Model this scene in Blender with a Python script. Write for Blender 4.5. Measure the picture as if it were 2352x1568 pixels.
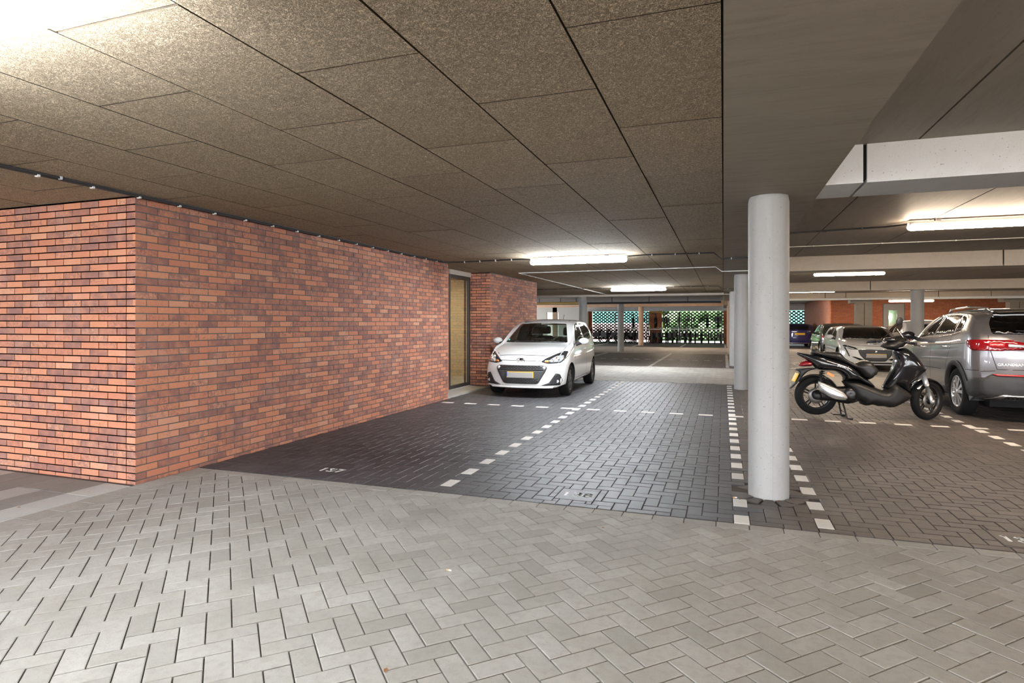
import bpy, bmesh, math, random
import numpy as np
from mathutils import Vector, Matrix, geometry
from mathutils.bvhtree import BVHTree
random.seed(7); np.random.seed(7)
S = bpy.context.scene
for o in list(bpy.data.objects): bpy.data.objects.remove(o)
COL = S.collection
PI = math.pi
# ---------------------------------------------------------------- camera, world, exposure
cam = bpy.data.cameras.new('camera'); co = bpy.data.objects.new('camera', cam); COL.objects.link(co)
YAW = 0.3388
co.location = (0, 0, 1.372); co.rotation_euler = (PI/2, 0, YAW)
cam.sensor_width = 36; cam.lens = 1378*36/2352
cam.shift_y = -(784-741.5)/2352
cam.clip_start = .05; cam.clip_end = 300
S.camera = co
S.view_settings.view_transform = 'Standard'; S.view_settings.look = 'None'
S.view_settings.gamma = 1; S.view_settings.use_curve_mapping = False
S.view_settings.exposure = 1.5
S.cycles.max_bounces = 8; S.cycles.diffuse_bounces = 5; S.cycles.glossy_bounces = 4
S.cycles.transmission_bounces = 4; S.cycles.transparent_max_bounces = 12
S.cycles.caustics_reflective = False; S.cycles.caustics_refractive = False
S.cycles.sample_clamp_indirect = 6
S.cycles.use_denoising = True
W = bpy.data.worlds.new('world'); S.world = W; W.use_nodes = True
wn = W.node_tree; wn.nodes.clear()
wo = wn.nodes.new('ShaderNodeOutputWorld'); wb = wn.nodes.new('ShaderNodeBackground')
wb.inputs[0].default_value = (.93, .96, 1, 1); wb.inputs[1].default_value = 3.6
wn.links.new(wb.outputs[0], wo.inputs[0])
sun = bpy.data.lights.new('sun', 'SUN'); sun.energy = 9; sun.angle = .01; sun.color = (1, .95, .88)
so = bpy.data.objects.new('sun', sun); COL.objects.link(so); so.rotation_euler = (math.radians(48), 0, math.radians(-38))
LAMP_COOL = ((.88, .94, 1), 112.0)
LAMP_WARM = ((1, .80, .60), 52.0)

# ---------------------------------------------------------------- helpers
def tag(o, label=None, cat=None, group=None, kind=None):
    if label: o['label'] = label
    if cat: o['category'] = cat
    if group: o['group'] = group
    if kind: o['kind'] = kind
    return o
def empty(name, loc=(0,0,0), rz=0):
    o = bpy.data.objects.new(name, None); COL.objects.link(o)
    o.location = loc; o.rotation_euler = (0, 0, rz); o.empty_display_size = .1
    return o
def link(name, me, parent=None, loc=None, rot=None):
    o = bpy.data.objects.new(name, me); COL.objects.link(o)
    if parent: o.parent = parent
    if loc: o.location = loc
    if rot: o.rotation_euler = rot
    return o
def copy_tree(o, parent=None):
    c = o.copy(); COL.objects.link(c); c.parent = parent
    for ch in list(o.children): copy_tree(ch, c)
    return c
class MB:
    def __init__(s): s.v=[]; s.f=[]; s.m=[]; s.r=[]; s.cur=0; s.rnd=0.0; s.sm=[]; s.smooth=False
    def add(s, vs, fs, smooth=None):
        b=len(s.v); s.v.extend(vs)
        for f in fs:
            s.f.append([b+i for i in f]); s.m.append(s.cur); s.r.append(s.rnd); s.sm.append(s.smooth if smooth is None else smooth)
        return s
    def box(s, x0,x1,y0,y1,z0,z1):
        return s.add([(x0,y0,z0),(x1,y0,z0),(x1,y1,z0),(x0,y1,z0),(x0,y0,z1),(x1,y0,z1),(x1,y1,z1),(x0,y1,z1)],
          [(3,2,1,0),(4,5,6,7),(0,1,5,4),(1,2,6,5),(2,3,7,6),(3,0,4,7)], False)
    def prism(s, pts, z0, z1, bev=0.0):
        n=len(pts)
        a=sum(pts[i][0]*pts[(i+1)%n][1]-pts[(i+1)%n][0]*pts[i][1] for i in range(n))
        if a<0: pts=pts[::-1]
        lo=[(x,y,z0) for x,y in pts]
        if bev<=0:
            vs=lo+[(x,y,z1) for x,y in pts]
            fs=[tuple(range(n,2*n))]+[(i,(i+1)%n,n+(i+1)%n,n+i) for i in range(n)]
            return s.add(vs,fs,False)
        ins=[]
        for i in range(n):
            p,q,r=pts[i-1],pts[i],pts[(i+1)%n]
            d1=(q[0]-p[0],q[1]-p[1]); d2=(r[0]-q[0],r[1]-q[1])
            l1=math.hypot(*d1) or 1; l2=math.hypot(*d2) or 1
            n1=(-d1[1]/l1,d1[0]/l1); n2=(-d2[1]/l2,d2[0]/l2)
            k=1+n1[0]*n2[0]+n1[1]*n2[1]
            k=max(k,.35); ins.append((q[0]+bev*(n1[0]+n2[0])/k, q[1]+bev*(n1[1]+n2[1])/k))
        vs=lo+[(x,y,z1-bev*.8) for x,y in pts]+[(x,y,z1) for x,y in ins]
        fs=[tuple(range(2*n,3*n))]
        for i in range(n):
            j=(i+1)%n; fs+= [(i,j,n+j,n+i),(n+i,n+j,2*n+j,2*n+i)]
        return s.add(vs,fs,False)
    def tube(s, path, r, n=8, cap=True, smooth=True, closed=False):
        P=[Vector(p) for p in path]; m=len(P); rs=r if isinstance(r,(list,tuple)) else [r]*m
        b=[]; up=None
        for i,p in enumerate(P):
            if closed: t=(P[(i+1)%m]-P[i-1])
            else: t=(P[min(i+1,m-1)]-P[max(i-1,0)])
            if t.length<1e-9: t=Vector((0,0,1))
            t.normalize()
            if up is None:
                up=Vector((0,0,1)) if abs(t.z)<.9 else Vector((1,0,0))
            a=t.cross(up)
            if a.length<1e-5: a=t.cross(Vector((1,.3,0)))
            a.normalize(); c=a.cross(t); c.normalize(); up=c
            for k in range(n):
                th=2*PI*k/n; b.append(tuple(p+rs[i]*(math.cos(th)*a+math.sin(th)*c)))
        fs=[]
        for i in range(m if closed else m-1):
            j=(i+1)%m
            for k in range(n):
                l=(k+1)%n; fs.append((i*n+k,i*n+l,j*n+l,j*n+k))
        s.add(b,fs,smooth)
        if cap and not closed:
            base=len(s.v)-len(b)
            s.add([],[],False)
            for rr,rev in ((range(n),True),(range((m-1)*n,m*n),False)):
                idx=[base+i for i in rr]
                s.f.append(idx[::-1] if not rev else idx); s.m.append(s.cur); s.r.append(s.rnd); s.sm.append(False)
        return s
    def lathe(s, prof, origin=(0,0,0), axis='x', n=32, smooth=True):
        vs=[]; m=len(prof)
        for i in range(n):
            th=2*PI*i/n; c,sn=math.cos(th),math.sin(th)
            for a,r in prof:
                if axis=='x': p=(a,r*c,r*sn)
                elif axis=='y': p=(r*c,a,r*sn)
                else: p=(r*c,r*sn,a)
                vs.append((p[0]+origin[0],p[1]+origin[1],p[2]+origin[2]))
        fs=[]
        for i in range(n):
            j=(i+1)%n
            for k in range(m-1): fs.append((i*m+k,i*m+k+1,j*m+k+1,j*m+k))
        return s.add(vs,fs,smooth)
    def sphere(s,c,r,n=10,sc=(1,1,1)):
        vs=[];fs=[];m=n//2
        for i in range(m+1):
            ph=PI*i/m
            for k in range(n):
                th=2*PI*k/n; vs.append((c[0]+r*sc[0]*math.sin(ph)*math.cos(th),c[1]+r*sc[1]*math.sin(ph)*math.sin(th),c[2]+r*sc[2]*math.cos(ph)))
        for i in range(m):
            for k in range(n): fs.append((i*n+k,i*n+(k+1)%n,(i+1)*n+(k+1)%n,(i+1)*n+k))
        return s.add(vs,fs,True)
    def mesh(s,name,mats):
        me=bpy.data.meshes.new(name); me.from_pydata(s.v,[],s.f)
        for m in (mats if isinstance(mats,(list,tuple)) else [mats]): me.materials.append(m)
        me.polygons.foreach_set('material_index',s.m); me.polygons.foreach_set('use_smooth',s.sm)
        if any(s.r):
            at=me.attributes.new('rnd','FLOAT','FACE'); at.data.foreach_set('value',s.r)
        me.update(); return me
    def build(s,name,mats,parent=None,loc=None,fix=False):
        me=s.mesh(name,mats)
        if fix:
            bm=bmesh.new(); bm.from_mesh(me); bmesh.ops.remove_doubles(bm,verts=bm.verts,dist=1e-5)
            bmesh.ops.recalc_face_normals(bm,faces=bm.faces); bm.to_mesh(me); bm.free()
        return link(name,me,parent,loc)

# ---------------------------------------------------------------- materials
class NT:
    def __init__(s,name):
        s.mat=bpy.data.materials.new(name); s.mat.use_nodes=True; s.t=s.mat.node_tree; s.t.nodes.clear()
        s.out=s.n('ShaderNodeOutputMaterial'); s.p=s.n('ShaderNodeBsdfPrincipled'); s.l(s.p.outputs[0],s.out.inputs[0])
        s._pos=None
    def n(s,t,**k):
        x=s.t.nodes.new(t)
        for a,b in k.items(): setattr(x,a,b)
        return x
    def l(s,a,b): s.t.links.new(a,b)
    def val(s,inp,v):
        if hasattr(v,'is_output') : s.l(v,inp)
        elif isinstance(v,(tuple,list)) and len(v)==3 and inp.type=='RGBA': inp.default_value=(*v,1)
        else: inp.default_value=v
    def pos(s):
        if not s._pos: s._pos=s.n('ShaderNodeNewGeometry').outputs['Position']
        return s._pos
    def scalepos(s,sc):
        m=s.n('ShaderNodeVectorMath',operation='MULTIPLY'); s.l(s.pos(),m.inputs[0]); m.inputs[1].default_value=sc; return m.outputs[0]
    def noise(s,scale,detail=3,rough=.55,dist=0,vec=None):
        x=s.n('ShaderNodeTexNoise'); x.inputs['Scale'].default_value=scale; x.inputs['Detail'].default_value=detail
        x.inputs['Roughness'].default_value=rough; x.inputs['Distortion'].default_value=dist
        s.l(vec if vec is not None else s.pos(),x.inputs['Vector']); return x.outputs['Fac']
    def ramp(s,f,stops):
        r=s.n('ShaderNodeValToRGB'); e=r.color_ramp.elements
        while len(e)<len(stops): e.new(.5)
        for el,(p,c) in zip(e,stops):
            el.position=p; el.color=(*c,1) if isinstance(c,(tuple,list)) else (c,c,c,1)
        s.l(f,r.inputs[0]); return r.outputs[0]
    def math(s,op,a,b=0.0,clamp=False):
        m=s.n('ShaderNodeMath',operation=op,use_clamp=clamp); s.val(m.inputs[0],a); s.val(m.inputs[1],b); return m.outputs[0]
    def mix(s,f,a,b,mode='MIX'):
        m=s.n('ShaderNodeMix',data_type='RGBA',blend_type=mode); s.val(m.inputs[0],f)
        s.val(m.inputs[6],a); s.val(m.inputs[7],b); return m.outputs[2]
    def rnd(s,k=1.0):
        a=s.n('ShaderNodeAttribute',attribute_name='rnd').outputs['Fac']; o=s.n('ShaderNodeObjectInfo').outputs['Random']
        return s.math('FRACT',s.math('MULTIPLY',s.math('ADD',a,o),k))
    def bump(s,h,strength=.3,dist=.01):
        b=s.n('ShaderNodeBump'); b.inputs['Strength'].default_value=strength; b.inputs['Distance'].default_value=dist
        s.l(h,b.inputs['Height']); s.l(b.outputs[0],s.p.inputs['Normal']); return b
    def done(s,color=None,rough=.6,metal=0,spec=None):
        if color is not None: s.val(s.p.inputs['Base Color'],color)
        s.val(s.p.inputs['Roughness'],rough); s.val(s.p.inputs['Metallic'],metal)
        if spec is not None: s.p.inputs['Specular IOR Level'].default_value=spec
        return s.mat
def simple(name,color,rough=.5,metal=0,coat=0,var=.0,scale=30,emit=None,spec=None):
    t=NT(name)
    c=color
    if var:
        f=t.noise(scale,3); c=t.mix(t.math('MULTIPLY',f,1.0),tuple(x*(1-var) for x in color),tuple(min(1,x*(1+var)) for x in color))
    if coat: t.p.inputs['Coat Weight'].default_value=coat; t.p.inputs['Coat Roughness'].default_value=.03
    if emit:
        t.val(t.p.inputs['Emission Color'],emit[0]); t.p.inputs['Emission Strength'].default_value=emit[1]
    return t.done(c,rough,metal,spec)
def vscale(t,col,f):  # colour times scalar socket
    return t.mix(1.0,col,f,'MULTIPLY')
def mat_paver(name,c0,c1,grime,rough=.75,stain=None,speck=.2):
    t=NT(name)
    c=t.mix(t.rnd(),c0,c1)
    c=t.mix(t.ramp(t.rnd(7.31),[(.8,0.),(1,.5)]),c,tuple(x*.74 for x in c0))
    c=t.mix(t.ramp(t.noise(2.2,4),[(.42,0.),(.78,.6)]),c,grime)
    c=t.mix(t.ramp(t.noise(23,4),[(.45,0.),(.9,.6)]),c,grime)
    fine=t.noise(420,2,.7)
    c=t.mix(1.0,c,t.ramp(fine,[(.25,1-speck),(.75,1+speck*.0)]),'MULTIPLY')
    c=t.mix(t.ramp(t.noise(170,1),[(.70,0.),(.76,.6)]),c,tuple(x*.45 for x in grime))
    if stain:
        for (x,y,rx,ry,k) in stain:
            m=t.n('ShaderNodeMapping'); t.l(t.pos(),m.inputs[0]); m.vector_type='TEXTURE'
            m.inputs['Location'].default_value=(x,y,0); m.inputs['Scale'].default_value=(rx,ry,5)
            g=t.n('ShaderNodeTexGradient',gradient_type='SPHERICAL'); t.l(m.outputs[0],g.inputs[0])
            f=t.math('MULTIPLY',g.outputs['Fac'],t.ramp(t.noise(5,5,.7),[(.38,0.),(.62,1.)]))
            c=t.mix(t.math('MULTIPLY',f,k,True),c,(.006,.006,.007))
    t.bump(t.math('ADD',t.math('MULTIPLY',fine,.6),t.noise(90,3)),.35,.004)
    return t.done(c,rough)
def mat_brick(name='brick_clay',tint=1.0):
    t=NT(name)
    r=t.rnd(); r2=t.rnd(5.77)
    base=t.mix(r,(.63,.262,.145),(.555,.212,.125))
    base=t.mix(t.ramp(r2,[(.7,0.),(1,.7)]),base,(.68,.35,.22))
    mott=t.noise(24,7,.95,.6)
    vec=t.scalepos((1,1,1))
    amount=t.ramp(t.rnd(3.19),[(.10,0.),(1.,.26)])
    m2=t.math('ADD',mott,amount)
    f=t.ramp(m2,[(.57,0.),(.635,.85)])
    big=t.noise(8.5,3)
    f=t.math('MULTIPLY',f,t.ramp(big,[(.3,.35),(.6,1.)]))
    c=t.mix(f,base,(.22,.11,.10))
    c=t.mix(t.ramp(t.noise(3.1,4),[(.55,0.),(.8,.3)]),c,(.62,.42,.36))
    fine=t.noise(300,2)
    c=t.mix(1.0,c,t.ramp(fine,[(.2,.82),(.8,1.)]),'MULTIPLY')
    t.bump(t.math('ADD',mott,t.math('MULTIPLY',fine,.5)),.5,.004)
    return t.done(c,.85)
M={}
M['brick']=mat_brick()
t=NT('mortar_grey'); t.bump(t.noise(200,3),.5,.003); M['mortar']=t.done(t.mix(t.noise(6,4),(.10,.095,.093),(.18,.17,.165)),.95)
STAINS=[(-.72,5.55,.55,.5,1.6),(-1.05,6.3,.6,.6,.6),(-3.6,5.6,2.0,1.2,1.0),(-2.9,5.4,1.4,.5,.9),(-3.9,7.2,1.0,1.8,.8),(-.95,8.6,.6,.3,.7),(.9,5.5,.8,.5,.5)]
M['paver_light']=mat_paver('light_concrete_block',(.355,.335,.30),(.43,.41,.375),(.25,.225,.195))
M['paver_dark']=mat_paver('dark_concrete_block',(.062,.062,.070),(.095,.092,.098),(.045,.042,.042),.5,STAINS,.25)
M['paver_dark2']=mat_paver('dark_concrete_block_brown',(.088,.074,.068),(.125,.104,.094),(.06,.048,.042),.55,STAINS,.25)
M['paver_white']=mat_paver('white_marker_block',(.74,.71,.66),(.84,.82,.78),(.60,.56,.52),.7,None,.08)
M['tile_grey']=mat_paver('grey_tile',(.27,.255,.24),(.33,.31,.29),(.20,.19,.175),.8)
M['tile_pale']=mat_paver('pale_tile',(.50,.49,.47),(.56,.55,.53),(.42,.40,.38),.8)
t=NT('joint_sand'); M['sand']=t.done(t.mix(t.noise(40,3),(.035,.028,.022),(.085,.068,.052)),.95)
def mat_woodwool():
    t=NT('wood_wool_board')
    a=t.noise(46,3,.6,1.6); b=t.noise(78,2,.6,2.2)
    ra=t.math('ABSOLUTE',t.math('SUBTRACT',a,.5)); rb=t.math('ABSOLUTE',t.math('SUBTRACT',b,.5))
    worm=t.math('MINIMUM',t.ramp(ra,[(0.,0.),(.07,1.)]),t.ramp(rb,[(0.,.1),(.08,1.)]))
    c=t.mix(t.rnd(),(.80,.65,.46),(.90,.745,.53))
    c=t.mix(worm,tuple(x for x in (.15,.11,.065)),c)
    c=t.mix(t.ramp(t.noise(1.7,4),[(.45,0.),(.8,.35)]),c,(.44,.345,.23))
    t.bump(worm,.9,.006)
    return t.done(c,.95,0,.2)
M['woodwool']=mat_woodwool()
M['board_edge']=simple('board_edge_shade_dirt',(.07,.052,.034),.95,var=.3)  # joint shade and dirt put into the colour of the board sides
t=NT('gap_dark'); M['gap']=t.done((.012,.011,.010),.95)
def mat_concrete(name,a,b,rough=.8,stain=None,streak=(1,1,1),pits=True):
    t=NT(name)
    v=t.scalepos(streak)
    c=t.mix(t.noise(1.3,5,.6,.3,v),a,b)
    c=t.mix(t.ramp(t.noise(5,5,.7,.6,v),[(.5,0.),(.8,.45)]),c,stain or tuple(x*.6 for x in a))
    if pits:
        c=t.mix(t.ramp(t.noise(70,1),[(.72,0.),(.77,.7)]),c,tuple(x*.35 for x in a))
    f=t.noise(160,3); c=t.mix(1.0,c,t.ramp(f,[(.2,.88),(.8,1.)]),'MULTIPLY')
    t.bump(f,.25,.003)
    return t.done(c,rough)
M['conc_raw']=mat_concrete('raw_concrete_soffit',(.23,.20,.16),(.34,.295,.24),.75,(.12,.10,.07),(.5,3.2,1),False)
M['conc_slab']=mat_concrete('precast_slab_soffit',(.22,.19,.16),(.32,.28,.24),.6,(.13,.11,.09),(5,.6,1),False)
M['conc_grey']=mat_concrete('grey_beam_face',(.62,.63,.64),(.72,.73,.74),.7,(.52,.50,.48))
M['conc_tan']=mat_concrete('tan_beam_face',(.50,.44,.37),(.62,.55,.47),.7,(.38,.30,.22))
M['conc_col']=mat_concrete('column_concrete',(.33,.325,.315),(.425,.42,.41),.65,(.22,.215,.20),(1,1,.35))
M['conc_floor']=mat_concrete('threshold_concrete',(.42,.40,.37),(.5,.48,.44),.85,(.3,.27,.24))
M['white_paint']=simple('white_painted_wall',(.80,.79,.76),.8,var=.05,scale=2)
M['cable']=simple('black_cable',(.03,.03,.033),.5)
M['conduit']=simple('white_conduit',(.72,.72,.70),.45)
M['clip']=simple('grey_clip',(.55,.58,.62),.45)
M['lampbody']=simple('lamp_body_grey',(.6,.6,.6),.5)
M['cool']=simple('lamp_cool',(1,1,1),.5,emit=LAMP_COOL)
M['cool_dim']=simple('lamp_cool_near',(1,1,1),.5,emit=(LAMP_COOL[0],66.0))
M['warm']=simple('lamp_warm',(1,1,1),.5,emit=LAMP_WARM)
M['frame']=simple('anodised_frame',(.075,.07,.065),.45,.3)
M['steel']=simple('galvanised_steel',(.45,.46,.47),.4,.8)
M['black_plastic']=simple('black_plastic',(.018,.018,.02),.45)
M['grey_plastic']=simple('dark_grey_plastic',(.045,.045,.048),.5,var=.1)
def mat_glass(name,tint,gloss=.12):
    t=NT(name); t.t.nodes.remove(t.p)
    tr=t.n('ShaderNodeBsdfTransparent'); tr.inputs[0].default_value=(*tint,1)
    gl=t.n('ShaderNodeBsdfGlossy'); gl.inputs['Roughness'].default_value=.02; gl.inputs[0].default_value=(1,1,1,1)
    lw=t.n('ShaderNodeLayerWeight'); lw.inputs[0].default_value=.5
    mx=t.n('ShaderNodeMixShader'); t.l(t.math('ADD',t.math('MULTIPLY',t.math('POWER',lw.outputs['Facing'],3.),.8),gloss*.5,True),mx.inputs[0])
    t.l(tr.outputs[0],mx.inputs[1]); t.l(gl.outputs[0],mx.inputs[2]); t.l(mx.outputs[0],t.out.inputs[0])
    return t.mat
M['glass']=mat_glass('clear_glass',(.86,.88,.84))
M['carglass']=mat_glass('car_glass',(.62,.70,.66),.14)
M['tint']=mat_glass('tinted_glass',(.10,.10,.10),.14)
M['smoke']=mat_glass('smoked_screen',(.55,.50,.45),.1)
def mat_brickpat(name,c1,c2,mortar,sx=.22,sz=.062,plane='xz'):
    t=NT(name)
    sp=t.n('ShaderNodeSeparateXYZ'); t.l(t.pos(),sp.inputs[0]); cb=t.n('ShaderNodeCombineXYZ')
    t.l(sp.outputs['X' if plane=='xz' else 'Y'],cb.inputs[0]); t.l(sp.outputs['Z'],cb.inputs[1])
    b=t.n('ShaderNodeTexBrick'); t.l(cb.outputs[0],b.inputs['Vector'])
    b.inputs['Scale'].default_value=1; b.inputs['Brick Width'].default_value=sx; b.inputs['Row Height'].default_value=sz
    b.inputs['Mortar Size'].default_value=.005; b.inputs['Color1'].default_value=(*c1,1); b.inputs['Color2'].default_value=(*c2,1); b.inputs['Mortar'].default_value=(*mortar,1)
    t.bump(b.outputs['Fac'],-.3,.004)
    c=t.mix(t.ramp(t.noise(20,4),[(.5,0.),(.7,.6)]),b.outputs['Color'],tuple(x*.5 for x in c1))
    return t.done(c,.85)
M['brick_far']=mat_brickpat('far_brick_x',(.58,.19,.075),(.45,.13,.06),(.16,.14,.13))
M['brick_far_y']=mat_brickpat('far_brick_y',(.55,.25,.17),(.45,.2,.14),(.2,.18,.17),plane='yz')
M['brick_beige']=mat_brickpat('beige_brick',(.62,.53,.38),(.55,.46,.32),(.45,.39,.3),plane='yz')
M['brick_beige_x']=mat_brickpat('beige_brick_x',(.62,.53,.38),(.55,.46,.32),(.45,.39,.3))
# ================================================================= SETTING
XW=-4.72; ZC=2.456; ZB=2.375; ZS=2.65; C=.106
def clip(poly, hp):   # hp: list of (a,b,c) keep a*x+b*y<=c
    for a,b,c in hp:
        out=[]
        for i in range(len(poly)):
            p,q=poly[i-1],poly[i]; dp=a*p[0]+b*p[1]-c; dq=a*q[0]+b*q[1]-c
            if (dp<=0)!=(dq<=0):
                t=dp/(dp-dq); out.append((p[0]+t*(q[0]-p[0]),p[1]+t*(q[1]-p[1])))
            if dq<=0: out.append(q)
        poly=out
        if len(poly)<3: return None
    return poly
def area(p): return abs(sum(p[i-1][0]*p[i][1]-p[i][0]*p[i-1][1] for i in range(len(p))))/2
def herring(x0,x1,y0,y1,cell,ox,oy,phase=0):
    """axis-aligned herringbone rectangles (x0,y0,x1,y1,kind) covering the box"""
    out=[]
    for i in range(int((x0-ox)/cell)-3,int((x1-ox)/cell)+3):
        for j in range(int((y0-oy)/cell)-3,int((y1-oy)/cell)+3):
            k=(i-j+phase)%4
            if k==0: out.append((ox+i*cell,oy+j*cell,ox+(i+2)*cell,oy+(j+1)*cell,'h',i,j))
            elif k==3: out.append((ox+i*cell,oy+j*cell,ox+(i+1)*cell,oy+(j+2)*cell,'v',i,j))
    return out
def proj(x,y,z):
    s,c=math.sin(YAW),math.cos(YAW); d=-s*x+c*y
    if d<.2: return None
    return (1176+1378*(c*x+s*y)/d, 741.5-1378*(z-1.372)/d, d)
def inview(x,y,z,m=60):
    p=proj(x,y,z); return p and -m<p[0]<2352+m and -m<p[1]<1568+m
def lay(parent, pieces, mat, name='paver', n_single=300, z=0.0, thick=.05, bev=.003, gap=.0028, stuff='paver_field', jit=.0012):
    """pieces: list of (poly, z) ; the nearest n_single in view become parts, the rest one stuff part"""
    def key(p):
        cx=sum(q[0] for q in p)/len(p); cy=sum(q[1] for q in p)/len(p)
        if not inview(cx,cy,z): return (1,cx*cx+cy*cy)
        return (0,-area(p)/max(.1,(cx*cx+cy*cy)**1.5))
    pieces=sorted(pieces,key=key); rest=MB(); cache={}
    for idx,p in enumerate(pieces):
        cx=sum(q[0] for q in p)/len(p); cy=sum(q[1] for q in p)/len(p)
        dz=random.uniform(-jit,jit)
        loc=[(q[0]-cx,q[1]-cy) for q in p]
        # shrink for joint
        if idx<n_single:
            key_=tuple(round(c,3) for q in loc for c in q)
            if key_ not in cache:
                b=MB(); b.prism(shrink(loc,gap),-thick,0,bev); cache[key_]=b.mesh(name,mat)
            o=link(name,cache[key_],parent,(cx,cy,z+dz),(random.uniform(-1,1)*.0035,random.uniform(-1,1)*.0035,random.uniform(-1,1)*.004))
        else:
            rest.rnd=random.random()*.98+.01
            rest.prism([(q[0]+cx,q[1]+cy) for q in shrink(loc,gap)],z-.02,z+dz,bev)
    if rest.v:
        o=rest.build(stuff,mat,parent); o['kind']='stuff'
def shrink(pts,g):
    n=len(pts); a=sum(pts[i][0]*pts[(i+1)%n][1]-pts[(i+1)%n][0]*pts[i][1] for i in range(n))
    if a<0: pts=pts[::-1]
    ins=[]
    for i in range(n):
        p,q,r=pts[i-1],pts[i],pts[(i+1)%n]
        d1=(q[0]-p[0],q[1]-p[1]); d2=(r[0]-q[0],r[1]-q[1]); l1=math.hypot(*d1) or 1; l2=math.hypot(*d2) or 1
        n1=(-d1[1]/l1,d1[0]/l1); n2=(-d2[1]/l2,d2[0]/l2); k=max(1+n1[0]*n2[0]+n1[1]*n2[1],.35)
        ins.append((q[0]+g*(n1[0]+n2[0])/k,q[1]+g*(n1[1]+n2[1])/k))
    return ins
def slab(name,label,x0,x1,y0,y1,z0,z1,mat):
    o=MB().box(x0,x1,y0,y1,z0,z1).build(name,mat); tag(o,label,kind='structure'); return o
# ---- driveway, 45 degree herringbone of pale blocks
drive=slab('floor','pale grey concrete blocks laid in diagonal herringbone in front of the bays',-14,16.2,-5,4.39,-.12,-.012,M['sand'])
r2=math.sqrt(.5); pcs=[]
for (a,b,c_,d,k,i,j) in herring(-9,9,-9,9,C,0.03,0.02):
    pl=[(a,b),(c_,b),(c_,d),(a,d)]
    pl=[((u-v)*r2,(u+v)*r2) for u,v in pl]
    cx=sum(q[0] for q in pl)/4; cy=sum(q[1] for q in pl)/4
    if not(-4.7<cx<6.3 and -1.2<cy<4.5): continue
    pl=clip(pl,[(0,1,4.28),(-1,0,4.50)])
    if pl and area(pl)>.0006: pcs.append(pl)
lay(drive,pcs,M['paver_light'])
# edging course along the bays and along the tiles
kc=[]; x=-4.5
while x<6.2: kc.append([(x,4.28),(x+.212,4.28),(x+.212,4.385),(x,4.385)]); x+=.212
y=-1.0
while y<4.2: kc.append([(-4.70,y),(-4.50,y),(-4.50,y+.212),(-4.70,y+.212)]); y+=.212
kc.append([(-4.70,y),(-4.5,y),(-4.5,4.385),(-4.7,4.385)])
lay(drive,kc,M['paver_light'],'edge_paver',300)
# ---- tiles left of the driveway
tl=slab('floor','grey and pale square tiles at the foot of the brick wall, left of the driveway',-14,-4.705,-5,3.745,-.011,-.006,M['sand'])
tg,tp=[],[]
for i in range(16):
    for j in range(-7,12):
        xa=-4.705-.29*(i+1); ya=-.35+.3375*j; yb=min(ya+.3375,3.745)
        if ya>3.74: continue
        q=[(xa,ya),(xa+.29,ya),(xa+.29,yb),(xa,yb)]
        pale=(i==0) or (i==2 and ya<3.3) or (i==5) or (i==4 and ya<2.6)
        (tp if pale else tg).append(q)
lay(tl,tg,M['tile_grey'],'grey_tile',300,0,.02,.003,.002); lay(tl,tp,M['tile_pale'],'pale_tile',300,0,.02,.003,.002)
# ---- dark bays, axis aligned herringbone with white marker blocks
OX=.12-C/2; OY=4.4774-C   # a white upright block sits at X .12, Y 4.64
NT_TILES=[(-1.255,-.945,4.545,4.845),(-3.60,-3.29,4.57,4.87),(1.635,1.945,4.50,4.80)]
WX=[.12,.12+5*C,.12-22*C,.12+28*C,5.5]; WXF=[.12,-2.2,-5.1,-4.6,3.1,5.5,-7.4]
def cut(r,h):
    a,b,c_,d=r; x0,x1,y0,y1=h
    if c_<=x0 or a>=x1 or d<=y0 or b>=y1: return [r]
    o=[]
    if a<x0: o.append((a,b,x0,d)); a=x0
    if c_>x1: o.append((x1,b,c_,d)); c_=x1
    if b<y0: o.append((a,b,c_,y0))
    if d>y1: o.append((a,y1,c_,d))
    return [q for q in o if (q[2]-q[0])>.02 and (q[3]-q[1])>.02]
def bays(parent,x0,x1,y0,y1,ycross,wx,mats,ns,holes=()):
    near,near2,white=[],[],[]
    oy=OY+round((y0-OY)/(4*C))*4*C
    for r in herring(x0,x1,y0,y1,C,OX,oy,-1+(0)):
        a,b,c_,d,k,i,j=r
        cx,cy=(a+c_)/2,(b+d)/2
        if cx<x0-.2 or cx>x1+.2 or cy<y0-.2 or cy>y1+.2: continue
        w=False
        if k=='v' and any(abs(cx-q)<C*.45 for q in wx): w=True
        if k=='h' and any(abs(cy-q)<C*.5 for q in ycross): w=True
        if 4.9<cy<5.6 and abs(cx-.12)<.08 and y0<5 : w=False if abs(cy-5.5)<.2 else w
        rs=[(a,b,c_,d)]
        for h in holes: rs=[q for s_ in rs for q in cut(s_,h)]
        for (a2,b2,c2,d2) in rs:
            a2=max(a2,x0); b2=max(b2,y0); c2=min(c2,x1); d2=min(d2,y1)
            if c2-a2<.018 or d2-b2<.018: continue
            if w and (c2-a2)*(d2-b2)<C*C*1.3: w=False
            pl=[(a2,b2),(c2,b2),(c2,d2),(a2,d2)]
            if y0<5 and math.hypot((a2+c2)/2-.34,(b2+d2)/2-5.2)<.265: continue
            (white if w else (near2 if cx>.2 else near)).append(pl)
    lay(parent,near,mats[0],'paver',ns); lay(parent,near2,mats[1],'paver',ns//2 if ns else 0,stuff='paver_field')
    lay(parent,white,M['paver_white'],'white_paver',300,z=.0005)
bay=slab('floor','dark grey block paving of the numbered parking bays with white marker blocks',XW-.03,9,4.39,14.24,-.12,-.012,M['sand'])
bays(bay,XW,7.2,4.395,14.235,[9.42],WX,(M['paver_dark'],M['paver_dark2']),290,NT_TILES)
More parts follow.
